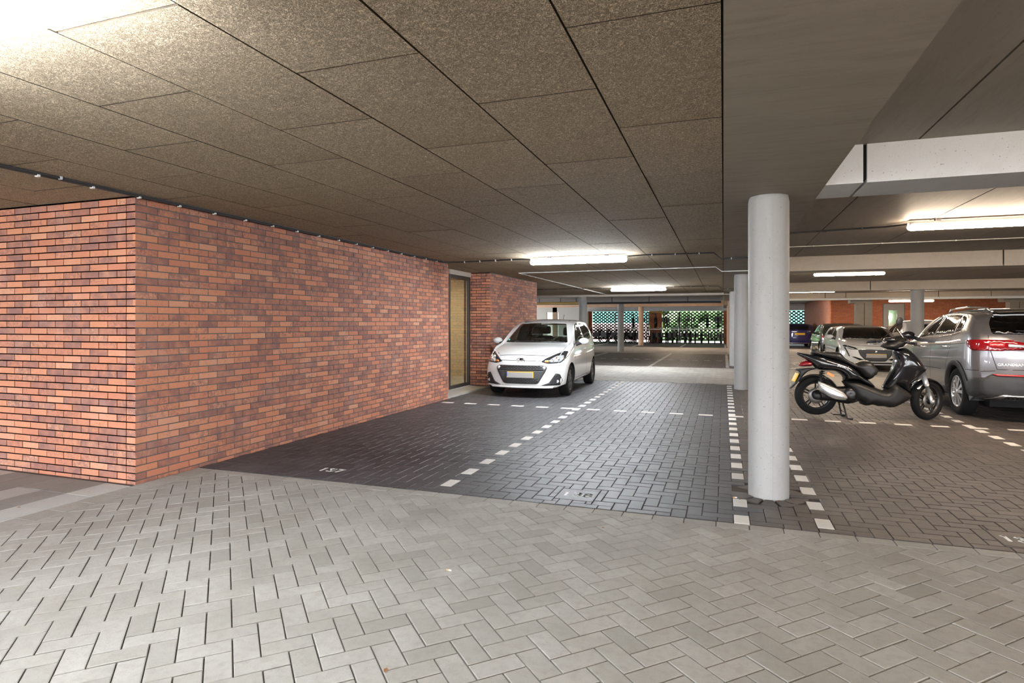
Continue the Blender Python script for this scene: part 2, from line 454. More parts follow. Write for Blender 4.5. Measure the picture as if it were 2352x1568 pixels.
# ring of cut stones round the first column
stones=[]
for k in range(13):
    a0=2*PI*k/13+.1; a1=a0+2*PI/13-.05; p=[]
    if k==5: continue
    ro=.295+.02*math.sin(k*2.1)
    p=[(.34+r_*math.cos(a),5.2+r_*math.sin(a)) for r_,a in ((.158,a0),(ro,a0),(ro,a1),(.158,a1))]
    stones.append(p)
lay(bay,stones,M['paver_dark2'],'cut_stone',20,.001,.04,.006,.003,jit=.006)
# numbered tiles
SEG={'1':[[(-.1,.5),(-.02,.56),(-.02,0)]],
 '3':[[(-.17,.47),(-.10,.56),(.05,.56),(.13,.47),(.13,.38),(.04,.30),(-.04,.30)],[(.04,.30),(.15,.22),(.15,.10),(.06,0),(-.10,0),(-.18,.09)]],
 '7':[[(-.16,.56),(.16,.56),(-.04,0)]],
 '8':[[(0,.30),(-.13,.38),(-.13,.48),(-.05,.56),(.05,.56),(.13,.48),(.13,.38),(0,.30),(.15,.20),(.15,.09),(.06,0),(-.06,0),(-.15,.09),(-.15,.20),(0,.30)]],
 '9':[[(.14,.36),(.05,.27),(-.06,.27),(-.14,.36),(-.14,.47),(-.05,.56),(.05,.56),(.14,.47),(.14,.30),(.10,.12),(.02,0),(-.1,0)]]}
def digits(mb,txt,x,y,sc,wd,z0,z1,adv=.5):
    n=len(txt)
    for k,ch in enumerate(txt):
        cx=x+(k-(n-1)/2)*sc*adv
        for st in SEG[ch]:
            for (p,q) in zip(st[:-1],st[1:]):
                p=(cx+p[0]*sc,y+(p[1]-.28)*sc); q=(cx+q[0]*sc,y+(q[1]-.28)*sc)
                d=math.hypot(q[0]-p[0],q[1]-p[1]); ux,uy=(q[0]-p[0])/d,(q[1]-p[1])/d; h=wd/2
                p=(p[0]-ux*h*.8,p[1]-uy*h*.8); q=(q[0]+ux*h*.8,q[1]+uy*h*.8)
                mb.prism([(p[0]-uy*h,p[1]+ux*h),(p[0]+uy*h,p[1]-ux*h),(q[0]+uy*h,q[1]-ux*h),(q[0]-uy*h,q[1]+ux*h)],z0,z1)
M['digit']=simple('white_marking',(.85,.84,.82),.6)
for (a,b,c_,d),txt,m in zip(NT_TILES,('138','137','139'),('paver_dark','paver_dark','paver_dark2')):
    q=MB().prism([(a+.003,c_+.003),(b-.003,c_+.003),(b-.003,d-.003),(a+.003,d-.003)],-.05,.0008,.003).build('number_tile',M[m],bay)
    q['label']='dark square tile reading '+txt
    g=MB(); digits(g,txt,(a+b)/2,(c_+d)/2-.0,.17,.022,.0006,.0024); g.build('number',M['digit'],q)
# ---- lane and far bays (pieces only a few pixels: joined)
lane=slab('floor','pale block paved lane between the first and second rows of bays',-14,16.2,14.24,19.3,-.12,-.012,M['sand'])
pcs=[]
for (a,b,c_,d,k,i,j) in herring(5,22,-3,18,.106,0,0):
    pl=[((u-v)*r2,(u+v)*r2) for u,v in ((a,b),(c_,b),(c_,d),(a,d))]
    cx,cy=pl[0]
    if not(-4.7<cx<8.5 and 14.1<cy<19.4): continue
    pl=clip(pl,[(0,1,19.3),(0,-1,-14.24)])
    if pl and area(pl)>.002: pcs.append(pl)
lay(lane,pcs,M['paver_light'],n_single=0)
M['paver_far']=M['paver_dark2']
bay2=slab('floor','dark block paved bays of the second row beyond the lane',-14,16.2,19.3,27.8,-.12,-.012,M['sand'])
bays(bay2,-8,9,19.305,27.795,[23.1],WXF,(M['paver_far'],M['paver_far']),0)
lane2=slab('floor','pale sandy lane behind the second row of bays',-14,16.2,27.8,35.2,-.12,-.0,M['paver_light'])
bay3=slab('floor','dark bays of the last row under the openwork brick screen',-14,16.2,35.2,43.6,-.12,-.0,M['paver_far'])
g=MB()
for xx in (-7.4,-5.0,-2.3,.1,2.6):
    g.box(xx-.05,xx+.05,35.3,40.5,.0005,.004)
g.build('painted_line',M['paver_white'],bay3)
outf=slab('floor','pavement outside the openwork screen',-40,40,43.6,80,-.2,-.02,M['tile_grey'])
outl=slab('floor','bright yard on the far left beyond the parking deck',-40,-14,-5,43.6,-.2,-.02,M['tile_pale'])
rear=slab('floor','entrance paving behind the photographed bays',-40,40,-30,-5,-.2,-.012,M['paver_light'])
rf=slab('floor','paving of the bays farther right of the scooter',9,16.2,4.39,14.24,-.12,-.0,M['paver_dark2'])

# ---- brick walls
def bricks(parent,u0,length,z1,place,first=.21,n_single=300,skip=None,corner=None,mat=None,name='brick'):
    """place(u,v,w0,w1) -> box bounds; u runs along the wall"""
    boxes=[]
    row=0; z=-.03
    while z<z1-.012:
        h=min(.052,z1-z)
        u=0.0
        if corner: u=corner
        seg=[]
        L=.21 if row%2==0 else .10
        while u<length-.012:
            e=min(u+L,length); seg.append((u,e)); u=e+.0105; L=.21
        if corner: seg.append((0,corner-.0105))
        for a,b in seg:
            if skip and skip(u0+a,u0+b,z): continue
            boxes.append((a,b,z,z+h))
        z+=.062; row+=1
    def key(bx):
        p=place(bx[0],bx[1],bx[2],bx[3]); c_=((p[0]+p[1])/2,(p[2]+p[3])/2,(p[4]+p[5])/2)
        q=proj(*c_); 
        if not q or not inview(*c_): return 1e9
        return q[2]*q[2]/((bx[1]-bx[0])+.01)
    boxes.sort(key=key); rest=MB(); cache={}
    for k,bx in enumerate(boxes):
        p=list(place(*bx)); 
        if k<n_single:
            cx,cy,cz=(p[0]+p[1])/2,(p[2]+p[3])/2,(p[4]+p[5])/2
            ky=tuple(round(v,3) for v in (p[1]-p[0],p[3]-p[2],p[5]-p[4]))
            if ky not in cache:
                b=MB().box(p[0]-cx,p[1]-cx,p[2]-cy,p[3]-cy,p[4]-cz,p[5]-cz); cache[ky]=b.mesh(name,mat or M['brick'])
            link(name,cache[ky],parent,(cx,cy,cz))
        else:
            rest.rnd=random.random()*.98+.01; rest.box(*p)
    if rest.v: o=rest.build('brick_field',mat or M['brick'],parent); o['kind']='stuff'
J=.006
# long face, runs along Y at X=XW from Y 3.75 to 9.9
wl=slab('wall_left','long orange and purple brick wall running back beside bay 137',-11.5,XW-J,3.75+J,9.9-J,-.1,2.62,M['mortar'])
bricks(wl,3.7506,9.9-3.7506,ZC,lambda a,b,c_,d:(XW-.03,XW+random.uniform(-.0012,.0012),3.7506+a,3.7506+b,c_,d))
# face turned to the entrance, Y=3.75
wf=MB().box(-11.5,XW-J-.001,3.75+J,3.75+J+.004,-.1,ZC).build('wall_front',M['mortar']); tag(wf,'short brick wall face left of the corner, lit pink, above the tiles',kind='structure')
bricks(wf,0,4.5,ZC,lambda a,b,c_,d:(XW-.0006-b,XW-.0006-a,3.75+random.uniform(-.0012,.0012),3.782,c_,d),corner=.1105)
# recess with the glazed door
wr=slab('wall_left','brick wall of the door recess hidden beside the glazed panel',-5.30,-5.196,9.9,10.93,-.1,2.62,M['brick_far_y'])
pier=slab('wall_left','orange brick pier right of the glazed panel, behind the white hatchback',-5.25,XW-J,12.0+J,15.4-J,-.1,2.62,M['mortar'])
bricks(pier,0,3.4,ZC,lambda a,b,c_,d:(XW-.03,XW,12.0006+a,12.0006+b,c_,d))
pf=MB().box(-5.2,XW-J-.001,12.0+J,12.0+J+.004,-.1,ZC).build('wall_front',M['mortar']); tag(pf,'narrow orange brick face beside the glazed panel',kind='structure')
bricks(pf,0,.48,ZC,lambda a,b,c_,d:(XW-.0006-b,XW-.0006-a,12.0,12.03,c_,d))
th=slab('trim_1','pale concrete doorstep in front of the glazed panel',-5.19,XW,9.9,12.0,-.02,.022,M['conc_floor'])
# glazed panel
win=empty('window_1',(-5.19,11.47,0)); tag(win,'tall narrow glazed panel with dark metal frame in the brick recess',kind='structure')
def wb_(name,mat,y0,y1,z0,z1,x0=-.05,x1=.0): 
    return MB().box(x0,x1,y0-11.47,y1-11.47,z0,z1).build(name,mat,win)
for a in ((10.94,11.00,.03,2.36),(11.93,12.0,.03,2.36)): wb_('jamb',M['frame'],*a)
wb_('top_rail',M['frame'],11.0,11.93,2.29,2.36); wb_('bottom_rail',M['frame'],11.0,11.93,.03,.10)
wb_('inner_frame',M['frame'],11.80,11.83,.10,2.29,-.06,-.03)
wb_('glass_pane',M['glass'],11.0,11.93,.10,2.29,-.03,-.024)
wb_('lintel',M['conc_tan'],10.94,12.0,2.36,2.46,-.1,.02)
hall=slab('wall_hall','beige tiled stair hall behind the glazed panel',-7.45,-7.40,9.8,14,0,2.6,M['brick_beige'])
hb=slab('wall_hall','beige tiled end wall of the stair hall',-7.40,-5.25,13.9,13.95,0,2.6,M['brick_beige_x'])
hf=slab('wall_hall','beige tiled near wall of the stair hall',-7.40,-5.31,9.85,9.9,0,2.6,M['brick_beige_x'])
hfl=slab('floor','beige floor of the stair hall',-7.40,-5.21,9.9,13.9,-.02,.03,M['conc_floor'])
slab('wall_back','end wall of the brick core behind the stair hall',-11.5,-5.25,15.1,15.4,-.1,2.62,M['brick_far'])
hc=slab('ceiling','ceiling of the stair hall',-7.40,-5.25,9.9,13.9,2.5,2.55,M['white_paint'])
M['hall']=simple('hall_light',(1,1,1),.5,emit=((1,.86,.62),60))
q=MB().box(-6.6,-5.9,12.3,12.45,2.44,2.5).build('ceiling_light',M['hall']); tag(q,'small ceiling light inside the stair hall behind the glazed panel','lamp')
M['red']=simple('red_sign',(.6,.03,.02),.4); M['whiteplate']=simple('white_plate',(.85,.85,.83),.4)
q=MB().box(-7.395,-7.38,12.95,13.10,1.55,1.80).build('fire_sign',M['red']); tag(q,'small red fire sign on the beige wall of the stair hall','sign')
MB().box(-7.38,-7.376,13.0,13.05,1.62,1.74).build('symbol',M['whiteplate'],q)
q=MB().box(-7.395,-7.33,12.2,12.5,1.98,2.05).build('exit_light',M['whiteplate']); tag(q,'slim white emergency light on the beige hall wall','lamp')

# ---- panelled ceiling
ceil=slab('ceiling','tan wood wool panel ceiling over bays 137 and 138',-14,.0,-4.5,22.75,ZC+.012,ZS+.1,M['gap'])
X0=.05; Y0=1.547; PW=.6; k=0; cache={}
for i in range(0,15):
    xa=X0-.6*(i+1); xb=X0-.6*i
    odd=i%2
    ya=Y0+.6*(1 if not odd else 0)-1.2*4
    while ya<22.7:
        a,b=max(ya,-4),min(ya+1.2,22.74); 
        if b-a>.05:
            x1=min(xb,-.004)
            ky=(round(x1-xa,3),round(b-a,3))
            if ky not in cache:
                w,l=ky; m=MB(); m.prism([(-w/2,-l/2),(w/2,-l/2),(w/2,l/2),(-w/2,l/2)],-.02,.0)
                h=.0035; e=.0018
                w2,l2=w/2-.0045,l/2-.0045
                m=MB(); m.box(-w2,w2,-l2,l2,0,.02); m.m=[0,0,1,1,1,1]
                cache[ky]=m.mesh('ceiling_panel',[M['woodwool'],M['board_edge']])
            if inview((xa+x1)/2,(a+b)/2,ZC,400) or True:
                link('ceiling_panel',cache[ky],ceil,((xa+x1)/2,(a+b)/2,ZC+random.uniform(-.0012,.0012)))
        ya+=1.2
# wide beam along the column row
wb1=slab('beam','wide raw concrete beam over the row of columns, left of the grey beam',.0,.70,-4.5,22.0,ZB,ZS+.1,M['conc_raw'])
wb2=slab('beam','wide concrete beam continuing over the far columns',.0,.70,22.3,42.9,ZB,ZS+.1,M['conc_tan'])
# precast slab soffit right of the wide beam
cs=slab('ceiling','precast concrete slab soffit over the right-hand bays',.70,16,-4.5,43.2,ZS+.03,ZS+.25,M['gap'])
for k,xa in enumerate([.70]+[1.285+1.145*i for i in range(12)]):
    xb=1.285 if k==0 else xa+1.145
    MB().box(xa+.006,xb-.006,-4.4,43.1,ZS+random.uniform(-.002,.002),ZS+.03).build('slab_panel',M['conc_slab'],cs)
# cross beams on the right
def crossbeam(y0,y1,joints,mat,label,x1=16):
    b=MB().box(.701,x1,y0+.03,y1-.03,ZB+.03,ZS+.02).build('beam',M['gap']); tag(b,label,kind='structure')
    xs=[.702]+joints+[x1]
    for a,c_ in zip(xs[:-1],xs[1:]):
        MB().box(a+(.012 if a>.71 else 0),c_-.012,y0,y1,ZB,ZS).build('beam_segment',mat,b)
    return b
crossbeam(4.88,5.40,[.955],M['conc_grey'],'light grey cross beam above and right of the first column')
crossbeam(12.75,13.35,[4.62,9.8],M['conc_tan'],'tan cross beam behind the first lamp on the right')
crossbeam(21.0,21.6,[4.25,9.5],M['conc_tan'],'third cross beam above the silver crossover')
crossbeam(28.7,29.3,[4.9,10.],M['conc_tan'],'fourth cross beam carrying the long service pipe')
crossbeam(-3.2,-2.6,[4.2],M['conc_grey'],'grey cross beam behind the viewpoint')
# left far part: beams, deeper slab
def lb(y0,y1,z0,mat,label): 
    return slab('beam',label,-14,-.001,y0,y1,z0,ZS+.1,mat)
lb(22.76,23.5,ZB,M['conc_tan'],'pale cross beam closing the panelled ceiling')
lb(28.7,29.3,ZB,M['conc_grey'],'grey cross beam with a black pipe, beyond the panelled ceiling')
M['conc_warm']=mat_concrete('warm_beam',(.55,.38,.26),(.62,.44,.32),.8)
lb(36.9,37.5,ZB-.02,M['conc_warm'],'sandy brown beam in front of the openwork screen')
slab('ceiling','concrete soffit over the last rows of bays on the left',-14,-.001,23.5,43.1,ZS,ZS+.2,M['conc_slab'])
# ---- columns
def column(x,y,r,label,z1=ZB,mat=None,first=False):
    b=MB(); n=40
    prof=[(-.06,r),(z1-.045,r),(z1-.03,r-.004),(z1-.012,r-.006),(z1+.0,r-.010)]
    vs=[];m=len(prof)
    for i in range(n):
        th=2*PI*i/n+.3
        for kk,(a,rr) in enumerate(prof):
            w=rr+(random.uniform(-.005,.004) if first and kk>=2 else 0); vs.append((w*math.cos(th),w*math.sin(th),a))
    fs=[(i*m+k,((i+1)%n)*m+k,((i+1)%n)*m+k+1,i*m+k+1) for i in range(n) for k in range(m-1)]
    b.add(vs,fs,True)
    o=b.build('column',mat or M['conc_col'],None,(x,y,0)); tag(o,label,kind='structure')
    s_=MB(); th=math.radians(-82)
    cx,cy=r*math.cos(th),r*math.sin(th)
    s_.box(cx-.0025,cx+.0025,cy-.002,cy+.004,0,z1-.05).build('form_seam',simple_cache('seam',(.34,.33,.31)),o)
    return o
_sc={}
def simple_cache(n,c,**k):
    if n not in _sc: _sc[n]=simple(n,c,.7,**k)
    return _sc[n]
column(.34,5.2,.152,'pale round concrete column nearest, between bays 138 and 139',first=True)
column(.36,13.32,.152,'second round concrete column, behind the nearest one')
column(.33,20.45,.15,'third round concrete column of the row, half hidden')
column(.33,28.9,.15,'fourth concrete column of the row, thin brown sliver',mat=M['conc_warm'])
column(-5.15,22.9,.155,'round column behind the roof of the white hatchback')
column(-4.65,28.9,.15,'slim grey column standing at the edge of the far pale lane')
column(-4.75,37.2,.16,'sandy brown column in front of the openwork screen',mat=M['conc_warm'])
column(.33,37.2,.15,'brown column at the right end of the openwork screen',mat=M['conc_warm'])
column(5.56,21.3,.175,'round column behind the silver crossover')
def sqcol(x,y,label):
    o=MB().box(x-.3,x+.0,y-.2,y+.2,0,ZB).box(x+.02,x+.3,y-.2,y+.2,0,ZB).box(x-.52,x+.1,y-.3,y+.3,2.2,ZB).build('column',M['conc_raw']); tag(o,label,kind='structure')
sqcol(5.55,28.75,'twin square concrete column with a capital, above the small white car')
sqcol(10.85,28.75,'square concrete column at the far right above the crossover')
# ---- far walls
fw=slab('wall_right','orange brick wall at the back right with a grey door',4.98,7.2,33,33.3,0,ZS,M['brick_far'])
slab('wall_right','orange brick wall right of the grey door',8.1,16,33,33.3,0,ZS,M['brick_far'])
slab('wall_right','strip of brick above the grey door',7.2,8.1,33,33.3,2.3,ZS,M['brick_far'])
slab('wall_right','pale side face of the back brick block next to the blue car',4.97,5.2,33.3,43.2,0,ZS,M['brick_far_y'])
slab('wall_left','unseen white wall added on the far left to block sky light',-14.2,-14,15.4,25,0,2.6,M['white_paint'])  # added out of sight to keep sky light off the openwork bricks
slab('wall_right','far right boundary wall of the garage',16,16.2,-5,33,0,ZS,M['brick_far_y'])
dr=empty('door_1',(7.65,32.98,0)); tag(dr,'grey flush door with a small window in the back brick wall',kind='structure')
M['doorgrey']=simple('door_grey',(.33,.30,.28),.5)
b=MB(); b.box(-.43,-.21,0,.05,0,2.28); b.box(.13,.43,0,.05,0,2.28); b.box(-.21,.13,0,.05,0,1.05); b.box(-.21,.13,0,.05,1.98,2.28); b.build('door_leaf',M['doorgrey'],dr)
b=MB(); 
for s_ in ((-.45,-.43,0,2.3),(.43,.45,0,2.3),(-.45,.45,2.28,2.3)): b.box(s_[0],s_[1],-.02,.06,s_[2],s_[3])
b.build('door_frame',M['frame'],dr)
MB().box(-.21,.13,.02,.03,1.05,1.98).build('glass_pane',mat_glass('green_glass',(.55,.7,.55)),dr)
slab('wall_right','room behind the grey door',6.5,8.6,35.5,35.6,0,2.6,M['white_paint'])
q=MB().box(7.2,8.0,35.43,35.502,1.62,1.7).build('tube_light',M['cool']); tag(q,'white strip light seen through the window of the grey door','lamp')
# openwork screen at Y=43
Ysc=43.0
scr=slab('wall_back','openwork brick screen letting daylight through, behind the bicycles',-14,5,Ysc-.02,Ysc+.13,2.19,ZS,M['conc_grey'])
M['brick_dark']=simple('screen_brick',(.05,.035,.03),.9,var=.2,scale=15)
ob=MB(); pit=.275; hh=.106; BR=.60
solid=[(-9.35,-8.99),(-4.9,-4.05),(.0,.32)]
z=.26; row=0
while z+hh<=2.2:
    x=-9.35+(row%2)*pit/2
    while x<4.97:
        if not any(a-.05<x<b_-.05 for a,b_ in solid):
            ob.rnd=random.random(); ob.box(x,x+pit*BR,Ysc,Ysc+.10,z,z+hh)
        x+=pit
    z+=hh; row+=1
o=ob.build('screen_brick',M['brick_dark'],scr); o['kind']='stuff'
for a,b_ in solid: MB().box(a,b_,Ysc-.03,Ysc+.12,.0,2.2).build('solid_pier',M['brick_far'],scr)
ob=MB(); ob.box(-9.35,4.97,Ysc,Ysc+.1,.2,.26); ob.build('base_rail',M['frame'],scr)
# far left: white rendered walls with a doorway in daylight
ww=slab('wall_back','white rendered wall in daylight at the far left',-14,-9.36,Ysc-.1,Ysc+.1,0,2.2,M['white_paint'])
w2=slab('wall_left','white rendered block beside the openwork screen',-9.9,-9.2,39.5,42.9,0,2.2,M['white_paint'])
slab('wall_left','white rendered panel left of the far doorway',-10.6,-8.95,31.0,31.15,0,2.2,M['white_paint'])
slab('wall_left','white rendered panel right of the far doorway',-8.30,-6.75,31.0,31.15,0,1.95,M['white_paint'])
slab('trim_2','white lintel above the far doorway',-8.95,-6.75,31.0,31.15,1.95,2.2,M['white_paint'])
slab('column','brown timber post in the far doorway',-8.62,-8.38,31.0,31.15,0,2.2,M['conc_warm'])
wbk=slab('wall_back','brick block wall closing the core behind the white hatchback',-14,-11.5,3.76,15.4,0,2.6,M['brick_far'])
# outside greenery and added boards dimming and tinting the daylight seen through the screen
M['leaf']=simple('green_leaves',(.10,.19,.08),.8,var=.5,scale=3)
hd=MB()
for k in range(150):
    hd.sphere((random.uniform(-5.5,3.6),random.uniform(48,50),random.uniform(0,3.6)),random.uniform(.3,.75),6,(1,.8,.8))
o=hd.build('hedge',M['leaf']); tag(o,'green hedge outside, seen through the openwork bricks on the right','hedge',kind='stuff')
def backdrop(x0,x1,z0,z1,n,mat,label):
    e=empty('backdrop',((x0+x1)/2,48.4,0)); tag(e,label,'backdrop'); w=(x1-x0)/n
    for k in range(n):
        MB().box(x0+k*w-(x0+x1)/2,x0+k*w+w*.985-(x0+x1)/2,-.02,.02,z0,z1).build('board',mat,e)
backdrop(-12.5,-5.6,1.35,3.9,16,simple('teal_board',(.028,.13,.11),.7),'added daylight-dimming teal fence outside behind the left openwork bricks')
backdrop(3.4,7.5,1.2,3.3,10,simple('teal_board',(.05,.20,.17),.7),'added daylight-dimming teal fence outside behind the right end of the openwork bricks')
backdrop(-12.5,-5.6,0.0,1.3,10,simple('pink_board',(.15,.105,.11),.7),'added daylight-dimming pale pink low fence outside behind the left openwork bricks')

# ---- lamps
def lamp(x0,x1,y,z,mat,label):
    e=empty('tube_lamp',((x0+x1)/2,y,z)); tag(e,label,'lamp',None)
    L=(x1-x0)/2
    b=MB(); n=16; vs=[]; 
    secs=[(-L,.5),(-L+.012,.85),(-L+.04,1),(L-.04,1),(L-.012,.85),(L,.5)]
    for sx,k in secs:
        for i in range(n+1):
            th=PI+PI*i/n; vs.append((sx,.055*k*math.cos(th),-.02+.052*k*math.sin(th)))
    m=n+1; fs=[(a*m+i,(a+1)*m+i,(a+1)*m+i+1,a*m+i+1) for a in range(5) for i in range(n)]
    fs+= [tuple(range(m)),tuple(range(5*m,6*m))[::-1]]
    b.add(vs,fs,True); b.build('diffuser',mat,e)
    MB().box(-L+.01,L-.01,-.05,.05,-.02,.03).build('housing',M['lampbody'],e)
    for s_ in (-1,1): MB().box(L*.6*s_-.03,L*.6*s_+.03,-.03,.03,.03,.06).build('bracket',M['lampbody'],e)
    return e
ZL=ZC-.055
lamp(-3.01,-1.43,9.47,ZL,M['cool'],'tube lamp on the panelled ceiling left of the first column, the brighter one')
lamp(-3.22,-1.6,18.2,ZL,M['cool'],'tube lamp farther back on the panelled ceiling above the bays')
lamp(-3.35,-1.75,1.32,ZL,M['cool_dim'],'glaring tube lamp at the top left corner')
lamp(2.16,3.76,8.68,ZS-.06,M['warm'],'large tube lamp on the slab soffit above the scooter')
lamp(2.1,3.62,16.4,ZS-.06,M['warm'],'tube lamp below the second cross beam on the right')
lamp(6.55,8.15,29.0,ZB-.055,M['warm'],'small tube lamp in front of the grey door')
lamp(2.3,3.9,.6,ZS-.06,M['warm'],'tube lamp over the driveway behind the viewpoint')
lamp(-3.1,-1.5,33.,ZS-.06,M['warm'],'tube lamp over the far lane')
lamp(2.3,3.9,33.,ZS-.06,M['warm'],'tube lamp over the far lane near the blue car')
lamp(2.3,3.9,25.,ZS-.06,M['warm'],'tube lamp over the second row of bays on the right')
lamp(7.4,9.0,8.7,ZS-.06,M['warm'],'tube lamp over the right-hand bays outside the frame')
lamp(7.4,9.0,16.4,ZS-.06,M['warm'],'tube lamp above the rear of the right-hand bays')
lamp(7.4,9.0,24.4,ZS-.06,M['warm'],'tube lamp in front of the far right brick wall')

# ---- cables with clips
def cable(name,path,r,mat,label,clipstep=.5,clipmat=None,clipsz=.028):
    b=MB(); b.tube(path,r,6); o=b.build(name,mat); tag(o,label,'cable')
    c_=MB()
    for p,q in zip(path[:-1],path[1:]):
        p,q=Vector(p),Vector(q); L=(q-p).length
        if L<.6 or abs(q.z-p.z)>.05: continue
        n=int(L/clipstep)
        for i in range(n+1):
            t=p.lerp(q,(i+.4)/(n+1)); x,y,z=t; s_=clipsz/2
            ox,oy=(s_,s_*.35) if abs(q.y-p.y)<abs(q.x-p.x) else (s_*.35,s_)
            if abs(q.y-p.y)<abs(q.x-p.x): w=MB().box(-s_*.5,s_*.5,-s_,s_,-r*1.5,r+.002)
            else: w=MB().box(-s_,s_,-s_*.5,s_*.5,-r*1.5,r+.002)
            w.build('clip',clipmat or M['clip'],o,(x,y,z))
    return o
zc=ZC-.014
cable('cable',[(-4.66,-1.2,zc),(-4.66,9.55,zc),(-4.60,9.62,zc),(-4.4,9.66,zc),(-3.2,9.56,zc),(-3.02,9.5,zc-.02)],.012,M['cable'],'black cable clipped along the ceiling edge above the long brick wall',.40,M['conduit'],.034)
cable('cable',[(-4.632,-1.2,zc+.004),(-4.632,9.5,zc+.004)],.008,M['cable'],'thin dark cable beside the clipped black one above the long brick wall',30)
cable('cable',[(-1.42,9.5,zc-.02),(-1.2,9.6,zc),(-.14,9.66,zc),(-.03,9.7,zc-.088),(.69,9.7,zc-.088)],.011,M['cable'],'black cable from the near left lamp to the wide beam')
cable('cable',[(.71,9.25,ZS-.02),(2.0,9.05,ZS-.02),(2.18,8.75,ZS-.04)],.011,M['cable'],'black cable feeding the large lamp above the scooter',.45,M['cable'])
cable('conduit',[(-4.15,12.2,zc),(-.14,12.1,zc),(-.03,12.1,zc-.088),(.69,12.1,zc-.088)],.008,M['conduit'],'white conduit crossing the panelled ceiling behind the first lamp')
cable('conduit',[(-4.15,12.25,zc),(-4.15,22.6,zc)],.008,M['conduit'],'white conduit running back along the panelled ceiling')
cable('conduit',[(.71,10.9,ZS-.02),(8,10.8,ZS-.02)],.007,M['conduit'],'white conduit across the slab soffit behind the large lamp')
cable('cable',[(-6.5,18.4,zc),(-3.24,18.3,zc)],.009,M['cable'],'black cable left of the second ceiling lamp')
cable('cable',[(-1.58,18.3,zc),(-.14,18.4,zc),(-.03,18.4,zc-.088),(.69,18.4,zc-.088)],.009,M['cable'],'black cable right of the second ceiling lamp')
# service pipe with hangers under beams
def pipe(x0,x1,y,z,r,label,mat,hang):
    o=MB().tube([(x0,y,z),(x1,y,z)],r,10).build('service_pipe',mat); tag(o,label,'pipe')
    for hx in hang: MB().tube([(hx,y,z+r),(hx,y,ZS)],.012,6).build('hanger',M['cable'],o)
pipe(-9,-.1,27.9,2.30,.05,'dark service pipe hung in front of the grey far beam',M['grey_plastic'],[-6.6,-4.9,-3.2,-1.5])
pipe(.8,15,27.9,2.36,.05,'pale service pipe hung across the far right bays',M['conduit'],[2,4,8,11])
pipe(-14,-6.0,26.5,2.28,.05,'pipe at the far left with yellow light put into its colour',simple('pipe_yellow_light',(.75,.5,.15),.5),[-8,-7])  # yellow lamp glow is carried by the pipe's base colour
# ================================================================= VEHICLE TOOLKIT
def pchip(pts):
    X=[p[0] for p in pts]; Yv=[p[1] for p in pts]; n=len(X)
    h=[X[i+1]-X[i] for i in range(n-1)]; d=[(Yv[i+1]-Yv[i])/h[i] for i in range(n-1)]
    m=[d[0]]+[0 if d[i-1]*d[i]<=0 else 2*d[i-1]*d[i]/(d[i-1]+d[i]) for i in range(1,n-1)]+[d[-1]]
    def f(x):
        if x<=X[0]: return Yv[0]
        if x>=X[-1]: return Yv[-1]
        i=0
        while x>X[i+1]: i+=1
        t=(x-X[i])/h[i]; t2=t*t; t3=t2*t
        return (2*t3-3*t2+1)*Yv[i]+(t3-2*t2+t)*h[i]*m[i]+(-2*t3+3*t2)*Yv[i+1]+(t3-t2)*h[i]*m[i+1]
    return f
def lin(pts):
    def f(x):
        if x<=pts[0][0]: return pts[0][1]
        for (a,b),(c_,d) in zip(pts[:-1],pts[1:]):
            if x<=c_: return b+(d-b)*(x-a)/(c_-a)
        return pts[-1][1]
    return f
def crsm(pts,n=5,closed=True):
    """Catmull-Rom through 2D/3D points"""
    out=[]; m=len(pts)
    rng=range(m) if closed else range(m-1)
    for i in rng:
        p0,p1,p2,p3=[pts[k%m] if closed else pts[min(max(k,0),m-1)] for k in (i-1,i,i+1,i+2)]
        for k in range(n):
            t=k/n
            out.append(tuple(.5*((2*b)+(-a+c_)*t+(2*a-5*b+4*c_-d)*t*t+(-a+3*b-3*c_+d)*t**3) for a,b,c_,d in zip(p0,p1,p2,p3)))
    if not closed: out.append(tuple(pts[-1]))
    return out
def corner(pts,r=.02,n=4):
    """round the corners of a polygon"""
    out=[]; m=len(pts)
    for i in range(m):
        p,q,s_=Vector(pts[i-1]),Vector(pts[i]),Vector(pts[(i+1)%m])
        a=(p-q); b=(s_-q); ra=min(r,a.length*.45); rb=min(r,b.length*.45)
        a=q+a.normalized()*ra; b=q+b.normalized()*rb
        for k in range(n+1):
            t=k/n; out.append(tuple((1-t)**2*a+2*t*(1-t)*q+t*t*b))
    return out
def pip(x,y,poly):
    c_=False; n=len(poly)
    for i in range(n):
        x1,y1=poly[i-1][:2]; x2,y2=poly[i][:2]
        if (y1>y)!=(y2>y) and x<(x2-x1)*(y-y1)/(y2-y1)+x1: c_=not c_
    return c_
def dist_poly(x,y,poly):
    best=1e9
    for i in range(len(poly)):
        x1,y1=poly[i-1][:2]; x2,y2=poly[i][:2]; dx,dy=x2-x1,y2-y1; l=dx*dx+dy*dy
        t=0 if l==0 else max(0,min(1,((x-x1)*dx+(y-y1)*dy)/l))
        d=math.hypot(x-x1-t*dx,y-y1-t*dy); best=min(best,d)
    return best
def densify(poly,step):
    out=[]
    for i in range(len(poly)):
        a,b=poly[i],poly[(i+1)%len(poly)]; n=max(1,int(math.hypot(b[0]-a[0],b[1]-a[1])/step))
        for k in range(n): t=k/n; out.append((a[0]+(b[0]-a[0])*t,a[1]+(b[1]-a[1])*t))
    return out
